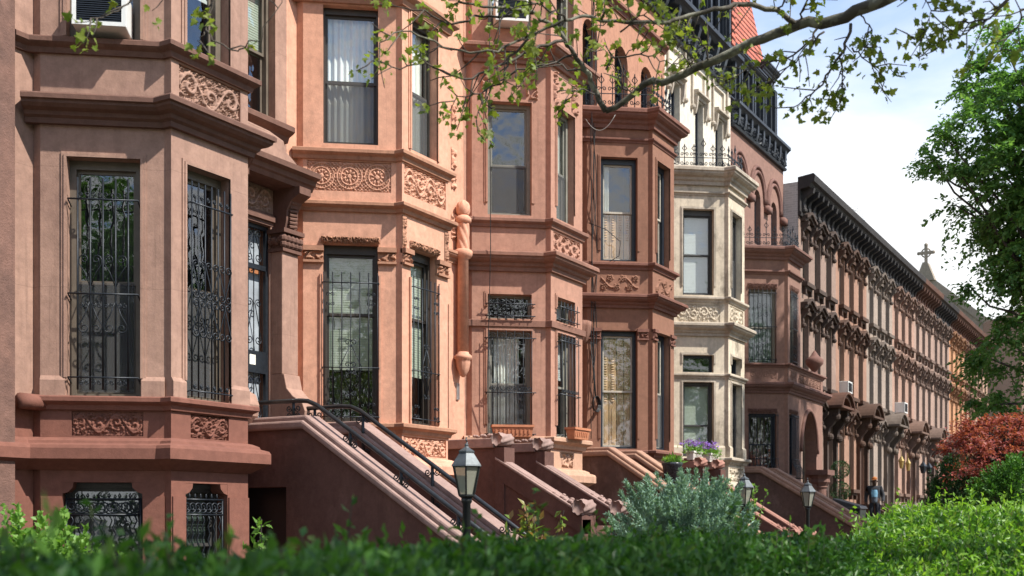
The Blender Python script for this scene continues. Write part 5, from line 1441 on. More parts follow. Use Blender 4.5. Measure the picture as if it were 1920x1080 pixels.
# ------------------------------------------------------------------ the passer-by
def person():
    x, y, z0 = 38.9, 8.8, 1.05
    p = thing('person', 'man in orange cap and dark jacket over blue printed shirt, before the row', 'person', (x, y, z0))
    # faces the camera: forward = -x mostly
    f = Vector((-.97, -.2, 0)).normalized(); r = Vector((-f.y, f.x, 0))      # r = his left
    P = lambda a, b, z: tuple(Vector((x, y, z0)) + r * a + f * b + Vector((0, 0, z)))
    def skin(name, pts, edges, rad, mat, root=0, lv=2, parent=p):
        me = bpy.data.meshes.new(name); o = WL[p.name]
        me.from_pydata([tuple(a - b for a, b in zip(q, o)) for q in pts], edges, [])
        ob = bpy.data.objects.new(name, me); COL.objects.link(ob); ob.parent = parent; WL[ob.name] = o
        sk = ob.modifiers.new('skin', 'SKIN'); me.skin_vertices.new(name='s') if not me.skin_vertices else None
        for k, q in enumerate(rad): me.skin_vertices[0].data[k].radius = q if isinstance(q, tuple) else (q, q)
        me.skin_vertices[0].data[root].use_root = True
        sb = ob.modifiers.new('sub', 'SUBSURF'); sb.levels = lv; sb.render_levels = lv
        me.materials.append(mat); return ob
    skinm = plain('dark_skin', (.075, .04, .026), .5, 0, .1); cloth = plain('charcoal_jacket', (.03, .032, .038), .85, 0, .2); jean = plain('dark_trousers', (.022, .024, .032), .9, 0, .2)
    shirt = plain('grey_shirt', (.10, .12, .15), .85, 0, .15); pr = plain('blue_print', (.22, .45, .62), .7, 0, .25, 14.); cap = plain('orange_cap', (.36, .12, .025), .8, 0, .1); shoe = plain('shoe', (.03, .03, .03), .5)
    pts = [P(0, 0, .95), P(0, .01, 1.15), P(0, .01, 1.38), P(0, 0, 1.48), P(0, .03, 1.56), P(0, .05, 1.64), P(0, .05, 1.72),
           P(.10, 0, .9), P(.11, .1, .52), P(.11, .0, .1), P(.12, .13, .04), P(-.10, 0, .9), P(-.11, .02, .5), P(-.11, -.16, .1), P(-.12, -.03, .04),
           P(.19, 0, 1.42), P(.27, -.02, 1.14), P(.26, .12, .92), P(-.19, 0, 1.42), P(-.27, -.04, 1.14), P(-.27, .04, .9)]
    ed = [(0, 1), (1, 2), (2, 3), (3, 4), (4, 5), (5, 6), (0, 7), (7, 8), (8, 9), (9, 10), (0, 11), (11, 12), (12, 13), (13, 14), (2, 15), (15, 16), (16, 17), (2, 18), (18, 19), (19, 20)]
    rad = [(.15, .1), (.15, .1), (.16, .11), .06, .065, (.085, .1), .075, .09, .06, .042, .035, .09, .06, .042, .035, .07, .048, .035, .07, .048, .035]
    skin('body', pts, ed, rad, skinm)
    skin('jacket', [P(0, -.01, .9), P(0, 0, 1.15), P(0, 0, 1.38), P(.19, 0, 1.43), P(.275, -.02, 1.14), P(.265, .1, .96), P(-.19, 0, 1.43), P(-.275, -.04, 1.14), P(-.272, .03, .94)], [(0, 1), (1, 2), (2, 3), (3, 4), (4, 5), (2, 6), (6, 7), (7, 8)], [(.18, .125), (.18, .125), (.19, .13), .09, .068, .055, .09, .068, .055], cloth)
    skin('shirt', [P(0, .035, .9), P(0, .045, 1.15), P(0, .04, 1.36)], [(0, 1), (1, 2)], [(.11, .13), (.12, .135), (.11, .125)], shirt)
    for sgn, a in ((1, 7), (-1, 11)):
        skin('trouser_leg', [P(0, 0, .93)] + pts[a:a + 3], [(0, 1), (1, 2), (2, 3)], [.11, .11, .08, .065], jean)
        q = MB(); q.ball((0, 0, 0), .05); 
        s = MB(); c = Vector(pts[a + 2]); s.lathe(tuple(c + f * .06 - Vector((0, 0, .1))), [(.05, 0), (.075, .01), (.075, .05), (.04, .1)], 10); s.build('shoe', shoe, p, True)
    m = MB(); m.v = []; F2 = Frame(P(-.09, .172, 0)[:2], P(.09, .172, 0)[:2])
    # printed patch on the chest, curved with the shirt
    nu = 8; i0 = 0
    for j in range(9):
        for i in range(nu + 1):
            a = (i / nu - .5) * .22; zz = 1.12 + .24 * j / 8
            m.v.append(P(a * (1 - .5 * abs(j / 8 - .5)), .168 + .012 - a * a * 2.2, zz))
    for j in range(8):
        for i in range(nu): k = j * (nu + 1) + i; m.f.append((k, k + 1, k + nu + 2, k + nu + 1))
    m.build('print', pr, p, True)
    c = MB(); c.lathe(P(0, .05, 1.71), [(.094, 0), (.095, .02), (.082, .055), (.045, .08), (.01, .088)], 14); c.poly([P(-.085, .1, 1.705), P(.085, .1, 1.705), P(.07, .2, 1.69), P(0, .225, 1.685), P(-.07, .2, 1.69)]); c.build('cap', cap, p, True)
    fc = MB()
    for s in (-1, 1): fc.ball(P(s * .033, .142, 1.655), .013, 8, 5); fc.ball(P(s * .092, .04, 1.64), .025, 8, 5)
    fc.ball(P(0, .158, 1.625), .017, 8, 5); fc.lathe(P(0, .14, 1.585), [(.03, 0), (.028, .012), (.004, .014)], 8); fc.build('face', plain('face_features', (.05, .026, .018), .45, 0, .1), p, True)
    for s, h in ((1, 17), (-1, 20)):
        hc = Vector(pts[h]); hp = [tuple(hc), tuple(hc + Vector((0, 0, -.08)))]; he = [(0, 1)]; hr = [(.03, .02), (.036, .018)]
        for k in range(4):
            b = hc + r * ((k - 1.5) * .02) + Vector((0, 0, -.1)); n = len(hp)
            hp += [tuple(b), tuple(b + Vector((0, 0, -.045 + .006 * abs(k - 1.5))) + f * .012), tuple(b + Vector((0, 0, -.075 + .008 * abs(k - 1.5))) + f * .03)]
            he += [(1, n), (n, n + 1), (n + 1, n + 2)]; hr += [.010, .009, .008]
        n = len(hp); hp += [tuple(hc + f * .035 + Vector((0, 0, -.06))), tuple(hc + f * .055 + Vector((0, 0, -.1)))]; he += [(0, n), (n, n + 1)]; hr += [.012, .010]
        skin('hand', hp, he, hr, skinm, 0, 1)
    return p
# ------------------------------------------------------------------ foliage
def unit(n):
    v = rng.normal(size=(n, 3)); return v / np.linalg.norm(v, axis=1, keepdims=True)

def leaf_quads(P, L, W, up=.5, out=None, droop=0., fold=.25):
    """diamond leaves folded along the midrib; P (n,3) base points. returns V, T"""
    n = len(P)
    d = unit(n)
    if out is not None: d = d + out
    d[:, 2] += droop; d /= np.linalg.norm(d, axis=1, keepdims=True) + 1e-9
    nr = unit(n) * (1 - up) + np.array([0, 0, 1.]) * up
    s = np.cross(d, nr); s /= np.linalg.norm(s, axis=1, keepdims=True) + 1e-9
    nn = np.cross(s, d)
    l = (L * rng.uniform(.65, 1.25, n))[:, None]; w = (W * rng.uniform(.7, 1.2, n))[:, None]
    m = P + d * l * .45
    V = np.stack([P, m + s * w * .5 + nn * w * fold, P + d * l, m - s * w * .5 + nn * w * fold], 1).reshape(-1, 3)
    i = np.arange(n)[:, None] * 4
    T = np.concatenate([i + np.array([[0, 1, 2]]), i + np.array([[0, 2, 3]])], 0)
    return V, T

def foliage(name, P, L, W, mat, parent, **k):
    V, T = leaf_quads(P, L, W, **k)
    return np_mesh(name, V, T, mat, parent)

LOBE = np.array([(0, 0), (.16, -.02), (.50, .10), (.36, .26), (.60, .52), (.34, .52), (.22, .62), (.20, .80), (0, 1.05), (-.20, .80), (-.22, .62), (-.34, .52), (-.60, .52), (-.36, .26), (-.50, .10), (-.16, -.02)])
def lobed_leaves(name, P, D, size, mat, parent):
    """maple-like lobed leaves: base point P, growing direction D"""
    V = []; T = []; K = len(LOBE)
    n = len(P); nr = unit(n) * .8 + np.array([0, -.25, .75]); D = D / np.linalg.norm(D, axis=1, keepdims=True)
    S_ = np.cross(D, nr); S_ /= np.linalg.norm(S_, axis=1, keepdims=True); Nn = np.cross(S_, D)
    sz = size * rng.uniform(.45, 1.2, n)
    for i in range(n):
        b = len(V); cu = rng.uniform(-.25, .35)
        for a, c in LOBE:
            V.append(P[i] + sz[i] * (S_[i] * a + D[i] * c + Nn[i] * (cu * a * a - .28 * c * c * rng.uniform(.6, 1.2) + .12 * abs(a))))
        V.append(P[i] + sz[i] * D[i] * .4)
        for k in range(K): T.append((b + k, b + (k + 1) % K, b + K))
    return np_mesh(name, np.array(V), np.array(T), mat, parent)

def jitter_path(pts, n, amp):
    """resample a polyline into n points with a little wander"""
    pts = [Vector(p) for p in pts]; d = [0]
    for a, b in zip(pts, pts[1:]): d.append(d[-1] + (b - a).length)
    out = []
    for i in range(n):
        t = d[-1] * i / (n - 1); k = max(j for j in range(len(d)) if d[j] <= t + 1e-9); k = min(k, len(pts) - 2)
        q = pts[k].lerp(pts[k + 1], (t - d[k]) / max(1e-6, d[k + 1] - d[k]))
        if 0 < i < n - 1: q = q + Vector(rng.normal(size=3)) * amp
        out.append(q)
    return out

ML = {}
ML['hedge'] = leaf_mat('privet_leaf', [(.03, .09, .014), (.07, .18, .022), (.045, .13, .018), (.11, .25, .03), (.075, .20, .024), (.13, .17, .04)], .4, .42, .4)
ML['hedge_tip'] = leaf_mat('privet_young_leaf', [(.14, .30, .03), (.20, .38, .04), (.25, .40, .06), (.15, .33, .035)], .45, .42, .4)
ML['hedge_shade'] = leaf_mat('shaded_privet_leaf', [(.016, .062, .012), (.038, .125, .018), (.08, .20, .028), (.024, .085, .014)], .35, .42, .4)  # darker copy of the privet leaf: shade is put into its colours
ML['plane'] = leaf_mat('plane_tree_leaf', [(.15, .215, .035), (.205, .265, .045), (.26, .30, .06), (.12, .18, .03), (.23, .24, .05)], .45, .5, .25)
ML['linden'] = leaf_mat('street_tree_leaf', [(.065, .155, .048), (.10, .22, .064), (.145, .28, .085), (.08, .19, .058), (.20, .34, .11)], .48, .45, .3)
ML['maple'] = leaf_mat('red_maple_leaf', [(.27, .06, .055), (.37, .10, .085), (.21, .042, .042), (.45, .16, .13)], .4, .5, .25)
ML['juniper'] = leaf_mat('juniper_needle', [(.16, .28, .21), (.23, .36, .28), (.12, .22, .16), (.32, .45, .37), (.19, .31, .23)], .25, .6, .2)
ML['yew'] = leaf_mat('dark_evergreen_leaf', [(.014, .045, .016), (.025, .07, .02), (.04, .10, .025)], .2, .5, .3)
ML['ever'] = leaf_mat('green_evergreen_leaf', [(.04, .12, .025), (.07, .19, .03), (.11, .25, .04)], .3, .5, .3)
ML['ivy'] = leaf_mat('light_shrub_leaf', [(.09, .20, .035), (.15, .30, .05), (.21, .36, .075), (.12, .25, .05)], .4, .45, .3)
ML['yucca'] = leaf_mat('grey_blade', [(.32, .42, .36), (.42, .5, .42), (.25, .35, .3)], .2, .5, .3)
ML['violet'] = leaf_mat('violet_petal', [(.20, .09, .50), (.28, .14, .60), (.36, .22, .68)], .4, .6, .2)
MB_ = {}
MB_['plane'] = bark_mat('plane_bark', (.06, .05, .036), (.125, .115, .082), (.23, .22, .165), 8.)
MB_['twig'] = bark_mat('twig_bark', (.045, .035, .028), (.075, .06, .045))
MB_['dark'] = bark_mat('dark_bark', (.03, .026, .022), (.055, .046, .038))

def noise_lumps(P, sc, seed):
    from mathutils import noise
    return np.array([noise.noise(Vector((p[0] * sc + seed, p[1] * sc, p[2] * sc))) for p in P])

def hedge(name, label, x0, x1, y0, y1, zt, n, mat, L, W, tips=0, tipmat=None, endw=1., lump=.07, slope=0., sx=3., tall=.08):
    o = thing(name, label, 'hedge', ((x0 + x1) / 2, (y0 + y1) / 2, 0))
    core = MB(); e = .11; nx = max(6, int((x1 - x0) / .25)); ny = 6
    zc = zt - .18
    core.hexa([(x0 + e, y0 + e, .05), (x0 + sx, y0 + e, .05), (x0 + sx, y1 - e, .05), (x0 + e, y1 - e, .05), (x0 + e, y0 + e, zc - slope), (x0 + sx, y0 + e, zc), (x0 + sx, y1 - e, zc), (x0 + e, y1 - e, zc - slope)])
    core.box(x0 + sx + .002, x1 - e, y0 + e, y1 - e, .05, zc)
    core.build('twig_core', MB_['dark'], o)
    # leaves over the top, the two long sides and the ends, a few layers deep
    A = np.array([(x1 - x0) * (y1 - y0), (x1 - x0) * .9, (x1 - x0) * .9, (y1 - y0) * .9, (y1 - y0) * .9]); A[0] *= 1.5; A[2] *= .35; A[4] *= .1; A[3] *= endw
    c = rng.choice(5, n, p=A / A.sum()); a = rng.random(n); b = rng.random(n); dpt = rng.random(n) ** 1.6 * .22 - .05
    a2 = np.where(c <= 2, a ** (1.8 if endw > 1 else 1.), a)
    X = np.where(c <= 2, x0 + a2 * (x1 - x0), np.where(c == 3, x0 + dpt, x1 - dpt))
    Y = np.where(c == 0, y0 + b * (y1 - y0), np.where(c == 1, y0 + dpt, np.where(c == 2, y1 - dpt, y0 + a * (y1 - y0))))
    Z = np.where(c == 0, zt - dpt, zt - b * .95)
    cut = lambda q: slope * np.clip(1 - (q - x0) / sx, 0, 1) ** 1.15
    Z = Z - cut(X)
    P = np.stack([X, Y, Z], 1)
    nl = noise_lumps(P, 2.2, 1.); nl2 = noise_lumps(P, 6., 9.)
    out = np.zeros((n, 3)); out[c == 0, 2] = 1; out[c == 1, 1] = -1; out[c == 2, 1] = 1; out[c == 3, 0] = -1; out[c == 4, 0] = 1
    P = P + out * (nl * lump + nl2 * lump * .5)[:, None]
    # round the shoulders
    sh = np.clip((P[:, 2] + cut(P[:, 0]) - (zt - .14)) / .14, 0, 1)
    P[:, 1] += sh * np.where(c == 1, .07, np.where(c == 2, -.07, 0)); P[:, 0] += sh * np.where(c == 3, .07, 0)
    foliage('foliage', P, L, W, mat, o, out=out * .6 + np.array([0, 0, .35]), up=.45)
    if tips:
        tx = x0 + (x1 - x0) * rng.random(tips) ** (1.7 if endw > 1 else 1.); ty = rng.uniform(y0, y1, tips)
        Q = []; TW = MB()
        for i in range(tips):
            h = rng.uniform(.04, .16) * (2.1 if rng.random() < tall else 1); base = np.array([tx[i], ty[i], zt - .08 - float(cut(tx[i]))]); lean = rng.normal(size=2) * .18
            k = int(6 + h * 40)
            for j in range(k):
                t = j / k; Q.append(base + np.array([lean[0] * t * h, lean[1] * t * h, t * (h + .08)]))
            if i % 3 == 0: TW.tube([tuple(base), tuple(base + np.array([lean[0] * h, lean[1] * h, h + .06]))], .0022, 3)
        foliage('young_foliage', np.array(Q), L * 1.05, W, tipmat, o, out=np.array([0, 0, .5]), up=.3)
        TW.build('shoot', MB_['twig'], o)
    return o

def tuft_bush(name, label, cat, c, rx, ry, rz, ntuft, per, mat, L, W, tuft=.16, upw=.6, seed=0, lobes=7, spread=.28):
    """bush of upright feathery tufts (juniper and the like)"""
    o = thing(name, label, cat, (c[0], c[1], 0)); c = np.array(c)
    d = unit(ntuft * 2); d = d[d[:, 2] > -.35][:ntuft]; n = len(d)
    g = np.random.default_rng(seed); lc = unit(lobes); lr = g.uniform(.75, 1.2, lobes)
    rad = np.array([max(.72, max(lr[k] * max(0, float(q @ lc[k])) ** .6 for k in range(lobes))) for q in d]) * g.uniform(.72, 1.03, n)
    T = c + d * np.array([rx, ry, rz]) * rad[:, None]
    core = MB(); core.lathe(tuple(c), [(max(.01, .66 * rx * math.sin(math.pi * k / 6)), -.62 * rz * math.cos(math.pi * k / 6)) for k in range(7)], 10)
    core.tube([(c[0], c[1], 0), tuple(c)], .05, 6)
    core.build('branches', MB_['dark'], o)
    ax = d * .8 + np.array([0, 0, upw]); ax /= np.linalg.norm(ax, axis=1, keepdims=True)
    t = rng.random((n, per)); sp = rng.normal(size=(n, per, 3)) * tuft * spread * (1.08 - t[..., None])
    P = (T[:, None, :] + ax[:, None, :] * (t[..., None] - .4) * tuft * 1.6 + sp).reshape(-1, 3)
    foliage('foliage', P, L, W, mat, o, out=np.repeat(ax, per, 0) * 1.1, up=.55)
    return o

def crown_tree(name, label, base, h0, centre, rad, nclump, per, mat, L, W, clump=.55, droop=-.3, bark=None, trunk_r=.16, branches=60, lobes=(), flat=.6):
    """trunk, limbs to clump centres, leaves scattered in each clump"""
    o = thing(name, label, 'tree', base)
    bark = bark or MB_['dark']; base = np.array(base); cen = np.array(centre); rad = np.array(rad)
    tr = MB(); top = cen + np.array([0, 0, rad[2] * .55])
    tr.tube(jitter_path([base, base + np.array([0, 0, h0]), top], 9, .05), [trunk_r * (1 - .085 * k) for k in range(9)], 9)
    tr.build('trunk', bark, o, True)
    d = unit(nclump * 3); r = rng.random(nclump * 3) ** .42
    K = cen + d * rad * (r * (.86 + .5 * noise_lumps(d * 1.0, 2.3, base[0])))[:, None]
    K = K[:nclump]
    for lc, lr, ln in lobes:
        dl = unit(ln); K = np.concatenate([K, np.array(lc) + dl * np.array(lr) * (rng.random(ln) ** .42)[:, None]])
    rng.shuffle(K)
    br = MB()
    for k in range(min(branches, len(K))):
        q = K[k]; s = base + np.array([0, 0, h0 + (max(q[2], base[2] + h0 + .3) - base[2] - h0) * rng.uniform(.25, .6)]); s[:2] = base[:2] + (cen[:2] - base[:2]) * min(1, max(0, (s[2] - h0) / max(.1, top[2] - h0)))
        mid = s * .45 + q * .55 + np.array([0, 0, .25])
        br.tube(jitter_path([s, mid, q], 7, .06), [.05 * trunk_r / .16 * (1 - .13 * j) + .006 for j in range(7)], 5)
    br.build('branch', bark, o, True)
    n = len(K); cs = clump * rng.uniform(.6, 1.25, n)
    # every clump is a spray of short arching twigs with the leaves strung along them
    ms = 9; per_s = max(6, per // ms); tw = MB()
    rel = K - cen; rel /= np.linalg.norm(rel, axis=1, keepdims=True) + 1e-6
    D = unit(n * ms).reshape(n, ms, 3) * np.array([1, 1, flat]) + rel[:, None, :] * .55 + np.array([0, 0, .12]); D /= np.linalg.norm(D, axis=2, keepdims=True)
    ln = cs[:, None] * rng.uniform(.9, 2.1, (n, ms)); t = (np.arange(per_s) + .6) / per_s
    t = np.clip(t[None, None] + rng.normal(size=(n, ms, per_s)) * .03, .05, 1.05)
    S0 = K[:, None, None] + D[:, :, None] * (ln[..., None] * t)[..., None] - np.array([0, 0, 1.]) * (ln[..., None] * t ** 2 * .42)[..., None]
    side = np.cross(D, np.array([0, 0, 1.])); side /= np.linalg.norm(side, axis=2, keepdims=True) + 1e-6
    alt = np.where(np.arange(per_s) % 2 == 0, 1., -1.)
    od = D[:, :, None] * .8 + side[:, :, None] * alt[None, None, :, None] * .9 + np.array([0, 0, -.25])
    P = (S0 + rng.normal(size=S0.shape) * .03).reshape(-1, 3)
    for k in range(0, n, 2):
        for j in range(0, ms, 3): tw.tube([tuple(q) for q in S0[k, j][[0, per_s // 2, per_s - 1]]], [.008, .006, .003], 3)
    tw.build('spray', bark, o)
    foliage('foliage', P, L, W, mat, o, out=od.reshape(-1, 3) * 1.1, droop=droop, up=.6)
    return o
# ------------------------------------------------------------------ setting
def sheet(name, x0, x1, y0, y1, z, mat, lab=None):
    mb = MB(); mb.poly([(x0, y0, z), (x1, y0, z), (x1, y1, z), (x0, y1, z)]); return tag(mb.build(name, M[mat]), kind='structure')
sheet('ground', -600, 900, -600, 600, 0, 'lawn'); sheet('garden_bed', -20, 88, 3.0, 11.3, .004, 'soil'); sheet('pavement', -40, 88, -4.2, 3.0, .12, 'paving')
k = MB(); k.box(-40, 88, -4.35, -4.2, 0, .12); tag(k.build('kerb', M['paving']), kind='structure'); sheet('road', -60, 120, -14, -4.35, .008, 'asphalt')

# ------------------------------------------------------------------ houses
H1 = house_pink(); H2 = house_peach(); H3 = house_rose(); H4 = house_chocolate(); H5 = house_cream(); H6 = house_mauve()
ROW = [row_house(i) for i in range(9)]
FR = Frame((37., YR), (79.12, YR))
lantern_wall(ROW[3], 37 + 4.68 * 2 + 3.1, 10.1, 3.55, M['brass'], .11); lantern_wall(ROW[3], 37 + 4.68 * 2 + 4.45, 10.1, 3.5, M['brass'], .11)
lantern_wall(ROW[4], 37 + 4.68 * 3 + 3.1, 10.1, 3.5, M['iron'], .16); lantern_wall(ROW[4], 37 + 4.68 * 3 + 4.45, 10.1, 3.5, M['iron'], .16)
lantern_wall(ROW[5], 37 + 4.68 * 4 + 3.75, 9.7, 3.4, M['postmetal'], .3)
church(); brick_block(); antenna()

# ------------------------------------------------------------------ lesser things
garden_lamp(8.77, 5.6, 'black garden lamp post with milky panes before the pinkish house stoop, nearest the camera')
garden_lamp(17.2, 5.87, 'black garden lamp post rising behind the blue green juniper')
garden_lamp(20.8, 5.9, 'black garden lamp post at the foot of the far stoop beside the arched porch')
A1 = Frame((8.531, 11.18), (9.375, 10.1)); A3 = Frame((17.686, 11.18), (18.53, 10.1))
ac_unit('white framed air conditioner in the upper window of the pinkish house', A1, .70, 7.0, .58, .40, .28)
ac_unit('air conditioner in the top window of the rose brown house, behind the leaves', A3, .70, 10.47, .6, .42, .3)
ac_unit('small white air conditioner in the greyish row house window above the curved door hood', FR, 4.68 + .85, 6.05, .62, .42, .3)
ac_unit('white air conditioner high on the salmon brown row house', FR, 4.68 * 3 + .85, 6.05, .64, .45, .4)
B3 = Frame((18.53, 10.0), (19.81, 10.0))
for nm, F, u, w, zz, lab in (('a', A3, .72, .74, 2.96, 'terracotta window box under the barred window on the slanting side of the rose bay'), ('b', B3, .66, .62, 2.96, 'terracotta window box on the front face of the rose bay')):
    a, o = flower_box(lab, F, u, zz, w, 'terracotta', False, .22)
    sp = MB()
    for q in range(4): x = u + rng.uniform(-.2, .2); sp.tube([F.at(x, .22, zz + .2), F.at(x + rng.uniform(-.04, .04), .22, zz + .26)], .004, 3)
    sp.build('sprig', MB_['twig'], a)
SF = Frame((25.75, 11.1), (25.75, 9.9)); 
for fx, fy, w, lab in ((25.83, 10.1, .55, 'white planter of trailing greenery and violet flowers, left of the pair below the cream bay'), (26.98, 10.1, .62, 'white planter of grassy leaves and violet flowers, right of the pair below cream bay')):
    F = Frame((fx, fy), (fx + 1, fy)); a, o = flower_box(lab, F, .1, 2.87, w, 'planter_white', True, 0)
    P = np.array([F.at(.1, 0, 3.08)]) + rng.normal(size=(420, 3)) * np.array([w * .3, .09, .05]); foliage('foliage', P, .10, .035, ML['ivy'], a, out=np.array([0, 0, .6]))
    P = np.array([F.at(.05, -.0, 3.27)]) + rng.normal(size=(160, 3)) * np.array([w * .28, .1, .055]); foliage('flower', P, .05, .045, ML['violet'], a)
pt = thing('plant_pot', 'glazed black pot with a leafy plant on the rose house stoop', 'plant pot', (21.9, 9.0, 2.2))
q = MB(); q.lathe((21.9, 9.0, 0), [(.13, 2.15), (.2, 2.55), (.22, 2.58), (.22, 2.62), (.18, 2.6)], 18); q.build('pot', M['pot_black'], pt, True)
foliage('foliage', np.array([(21.9, 9.0, 2.62)]) + rng.normal(size=(120, 3)) * np.array([.08, .08, .03]), .16, .05, ML['ivy'], pt, out=np.array([0, 0, .9]))
hanging_cables(); person()
bn = thing('trash_bin', 'black wheeled bin with sloping lid in the yard before the row', 'bin', (36.5, 9.0, 0))
q = MB(); q.hexa([(36.20, 8.70, .1), (36.80, 8.70, .1), (36.80, 9.30, .1), (36.20, 9.30, .1), (36.10, 8.60, 1.75), (36.90, 8.60, 1.75), (36.90, 9.40, 1.75), (36.10, 9.40, 1.75)]); q.build('tub', M['bin'], bn, bevel=.03)
q = MB(); q.hexa([(36.05, 8.55, 1.76), (36.95, 8.55, 1.76), (36.95, 9.45, 1.76), (36.05, 9.45, 1.76), (36.10, 8.60, 1.85), (36.90, 8.60, 1.85), (36.90, 9.45, 2.1), (36.10, 9.45, 2.1)]); q.build('lid', M['bin'], bn, bevel=.02)

# ------------------------------------------------------------------ planting
hedge('hedge', 'dark privet hedge out of focus along the bottom left, closest to the camera', .2, 6.9, 1.55, 2.75, 1.31, 52000, ML['hedge_shade'], .046, .022, 420, ML['hedge'], lump=.08, tall=.06)
hedge('hedge', 'bright green sunlit privet hedge filling the lower right corner', 6.6, 19.5, -.4, 2.2, 1.48, 110000, ML['hedge'], .052, .024, 2600, ML['hedge_tip'], endw=7., lump=.08, slope=.62, sx=3.2)
tuft_bush('juniper_bush', 'blue green feathery juniper in front of the chocolate house stoop', 'shrub', (14.3, 5.7, 1.0), .92, .85, .82, 170, 420, ML['juniper'], .055, .018, .40, .55, 3, 9, .17)
tuft_bush('leafy_shrub', 'light green leafy shrub by the basement window at lower left', 'shrub', (5.6, 7.3, .70), 1.0, .7, .70, 300, 34, ML['ivy'], .06, .042, .2, .3, 5)
tuft_bush('evergreen_shrub', 'small dark conical evergreen below the red maple', 'shrub', (26.5, 4.45, 1.5), .55, .5, 1.15, 260, 60, ML['yew'], .07, .025, .24, .6, 6)
tuft_bush('evergreen_shrub', 'bushy mid green evergreen at the right edge below the red maple', 'shrub', (25., 3.0, 1.8), .75, .7, .85, 300, 60, ML['ever'], .07, .03, .26, .5, 8)
tp = thing('topiary', 'clipped topiary of three dark green balls beside the porch column', 'shrub', (37.6, 9.6, 0))
q = MB(); q.tube([(37.6, 9.6, 0), (37.6, 9.6, 3.2)], .03, 6); q.build('stem', MB_['dark'], tp)
for zz, r in ((3.05, .27), (2.35, .3), (1.65, .4)):
    d = unit(900) * r; foliage('foliage', np.array([(37.6, 9.6, zz)]) + d, .06, .03, ML['yew'], tp, out=d / r * .8)
for gx, gy, lab in ((39.4, 7.9, 'pale grey green spiky yucca clump behind the bright hedge'), (40.5, 7.8, 'second pale spiky yucca clump, right of the first and behind the hedge')):
    yu = thing('yucca', lab, 'plant', (gx, gy, 0)); q = MB(); q.tube([(gx, gy, 0), (gx, gy, 1.3)], .07, 6); q.build('stem', MB_['dark'], yu)
    d = unit(240); d[:, 2] = np.abs(d[:, 2]) * .9 + .1; P = np.array([(gx, gy, 1.3)]) + d * .05
    n = len(P); dd = d / np.linalg.norm(d, axis=1, keepdims=True); s = np.cross(dd, [0, 0, 1.]); s /= np.linalg.norm(s, axis=1, keepdims=True) + 1e-6
    l = rng.uniform(.6, 1.0, n)[:, None]; tip = P + dd * l - np.array([0, 0, .18]) * l
    V = np.stack([P - s * .012, P + s * .012, P + dd * l * .5 + s * .014, tip, P + dd * l * .5 - s * .014], 1).reshape(-1, 3)
    i = np.arange(n)[:, None] * 5; T = np.concatenate([i + np.array([[0, 1, 2]]), i + np.array([[0, 2, 4]]), i + np.array([[4, 2, 3]])], 0); np_mesh('blade', V, T, ML['yucca'], yu)

# saplings poking out of the beds
def sapling(label, x, y, zt, n, mat=None, w=.2):
    o = thing('young_shrub', label, 'plant', (x, y, 0)); st = MB(); P = []
    for k in range(n):
        a = rng.uniform(0, 6.28); r = rng.uniform(.05, w); h = zt * rng.uniform(.8, 1.0)
        pts = [(x, y, 0), (x + .5 * r * math.cos(a), y + .5 * r * math.sin(a), h * .7), (x + r * math.cos(a), y + r * math.sin(a), h)]
        st.tube(jitter_path(pts, 6, .015), .005, 4)
        for t in np.linspace(.45, 1, 12): p = np.array(pts[1]) + (np.array(pts[2]) - np.array(pts[1])) * (t - .45) / .55; P += [p + rng.normal(size=3) * .03] * 2
    st.build('stem', MB_['twig'], o); foliage('foliage', np.array(P), .09, .045, mat or ML['ivy'], o, out=np.array([0, 0, .3]))
sapling('thin leafy seedling before the dark doorway under the stoop', 7.05, 6.6, 1.5, 5)
sapling('rose bush with reddish tips at the foot of the lamp post', 9.0, 5.0, 1.62, 12, leaf_mat('reddish_young_leaf', [(.12, .2, .04), (.2, .3, .06), (.3, .2, .08), (.22, .12, .06)], .4), .35)
sapling('loose straggly shrub before the far brown stoop wall', 22.5, 7.6, 2.2, 14, None, .6)

crown_tree('street_tree', 'tall dense green street tree with drooping branches at the right', (31.4, 2.2, .1), 3.0, (32.3, 2.2, 9.9), (3.5, 3.4, 4.3), 430, 160, ML['linden'], .155, .09, .46, -.35, MB_['dark'], .2, 150, [((32.6, 1.9, 5.3), (3.5, 3.1, 2.6), 115), ((33.0, 2.0, 13.0), (3.1, 3.0, 2.6), 150)])
crown_tree('red_maple', 'low red-leaved japanese maple at the right before the row', (27.5, 3.4, 0), 1.0, (27.5, 3.4, 2.75), (1.8, 1.7, 1.3), 165, 110, ML['maple'], .095, .045, .26, -.15, MB_['dark'], .08, 110, flat=.4)

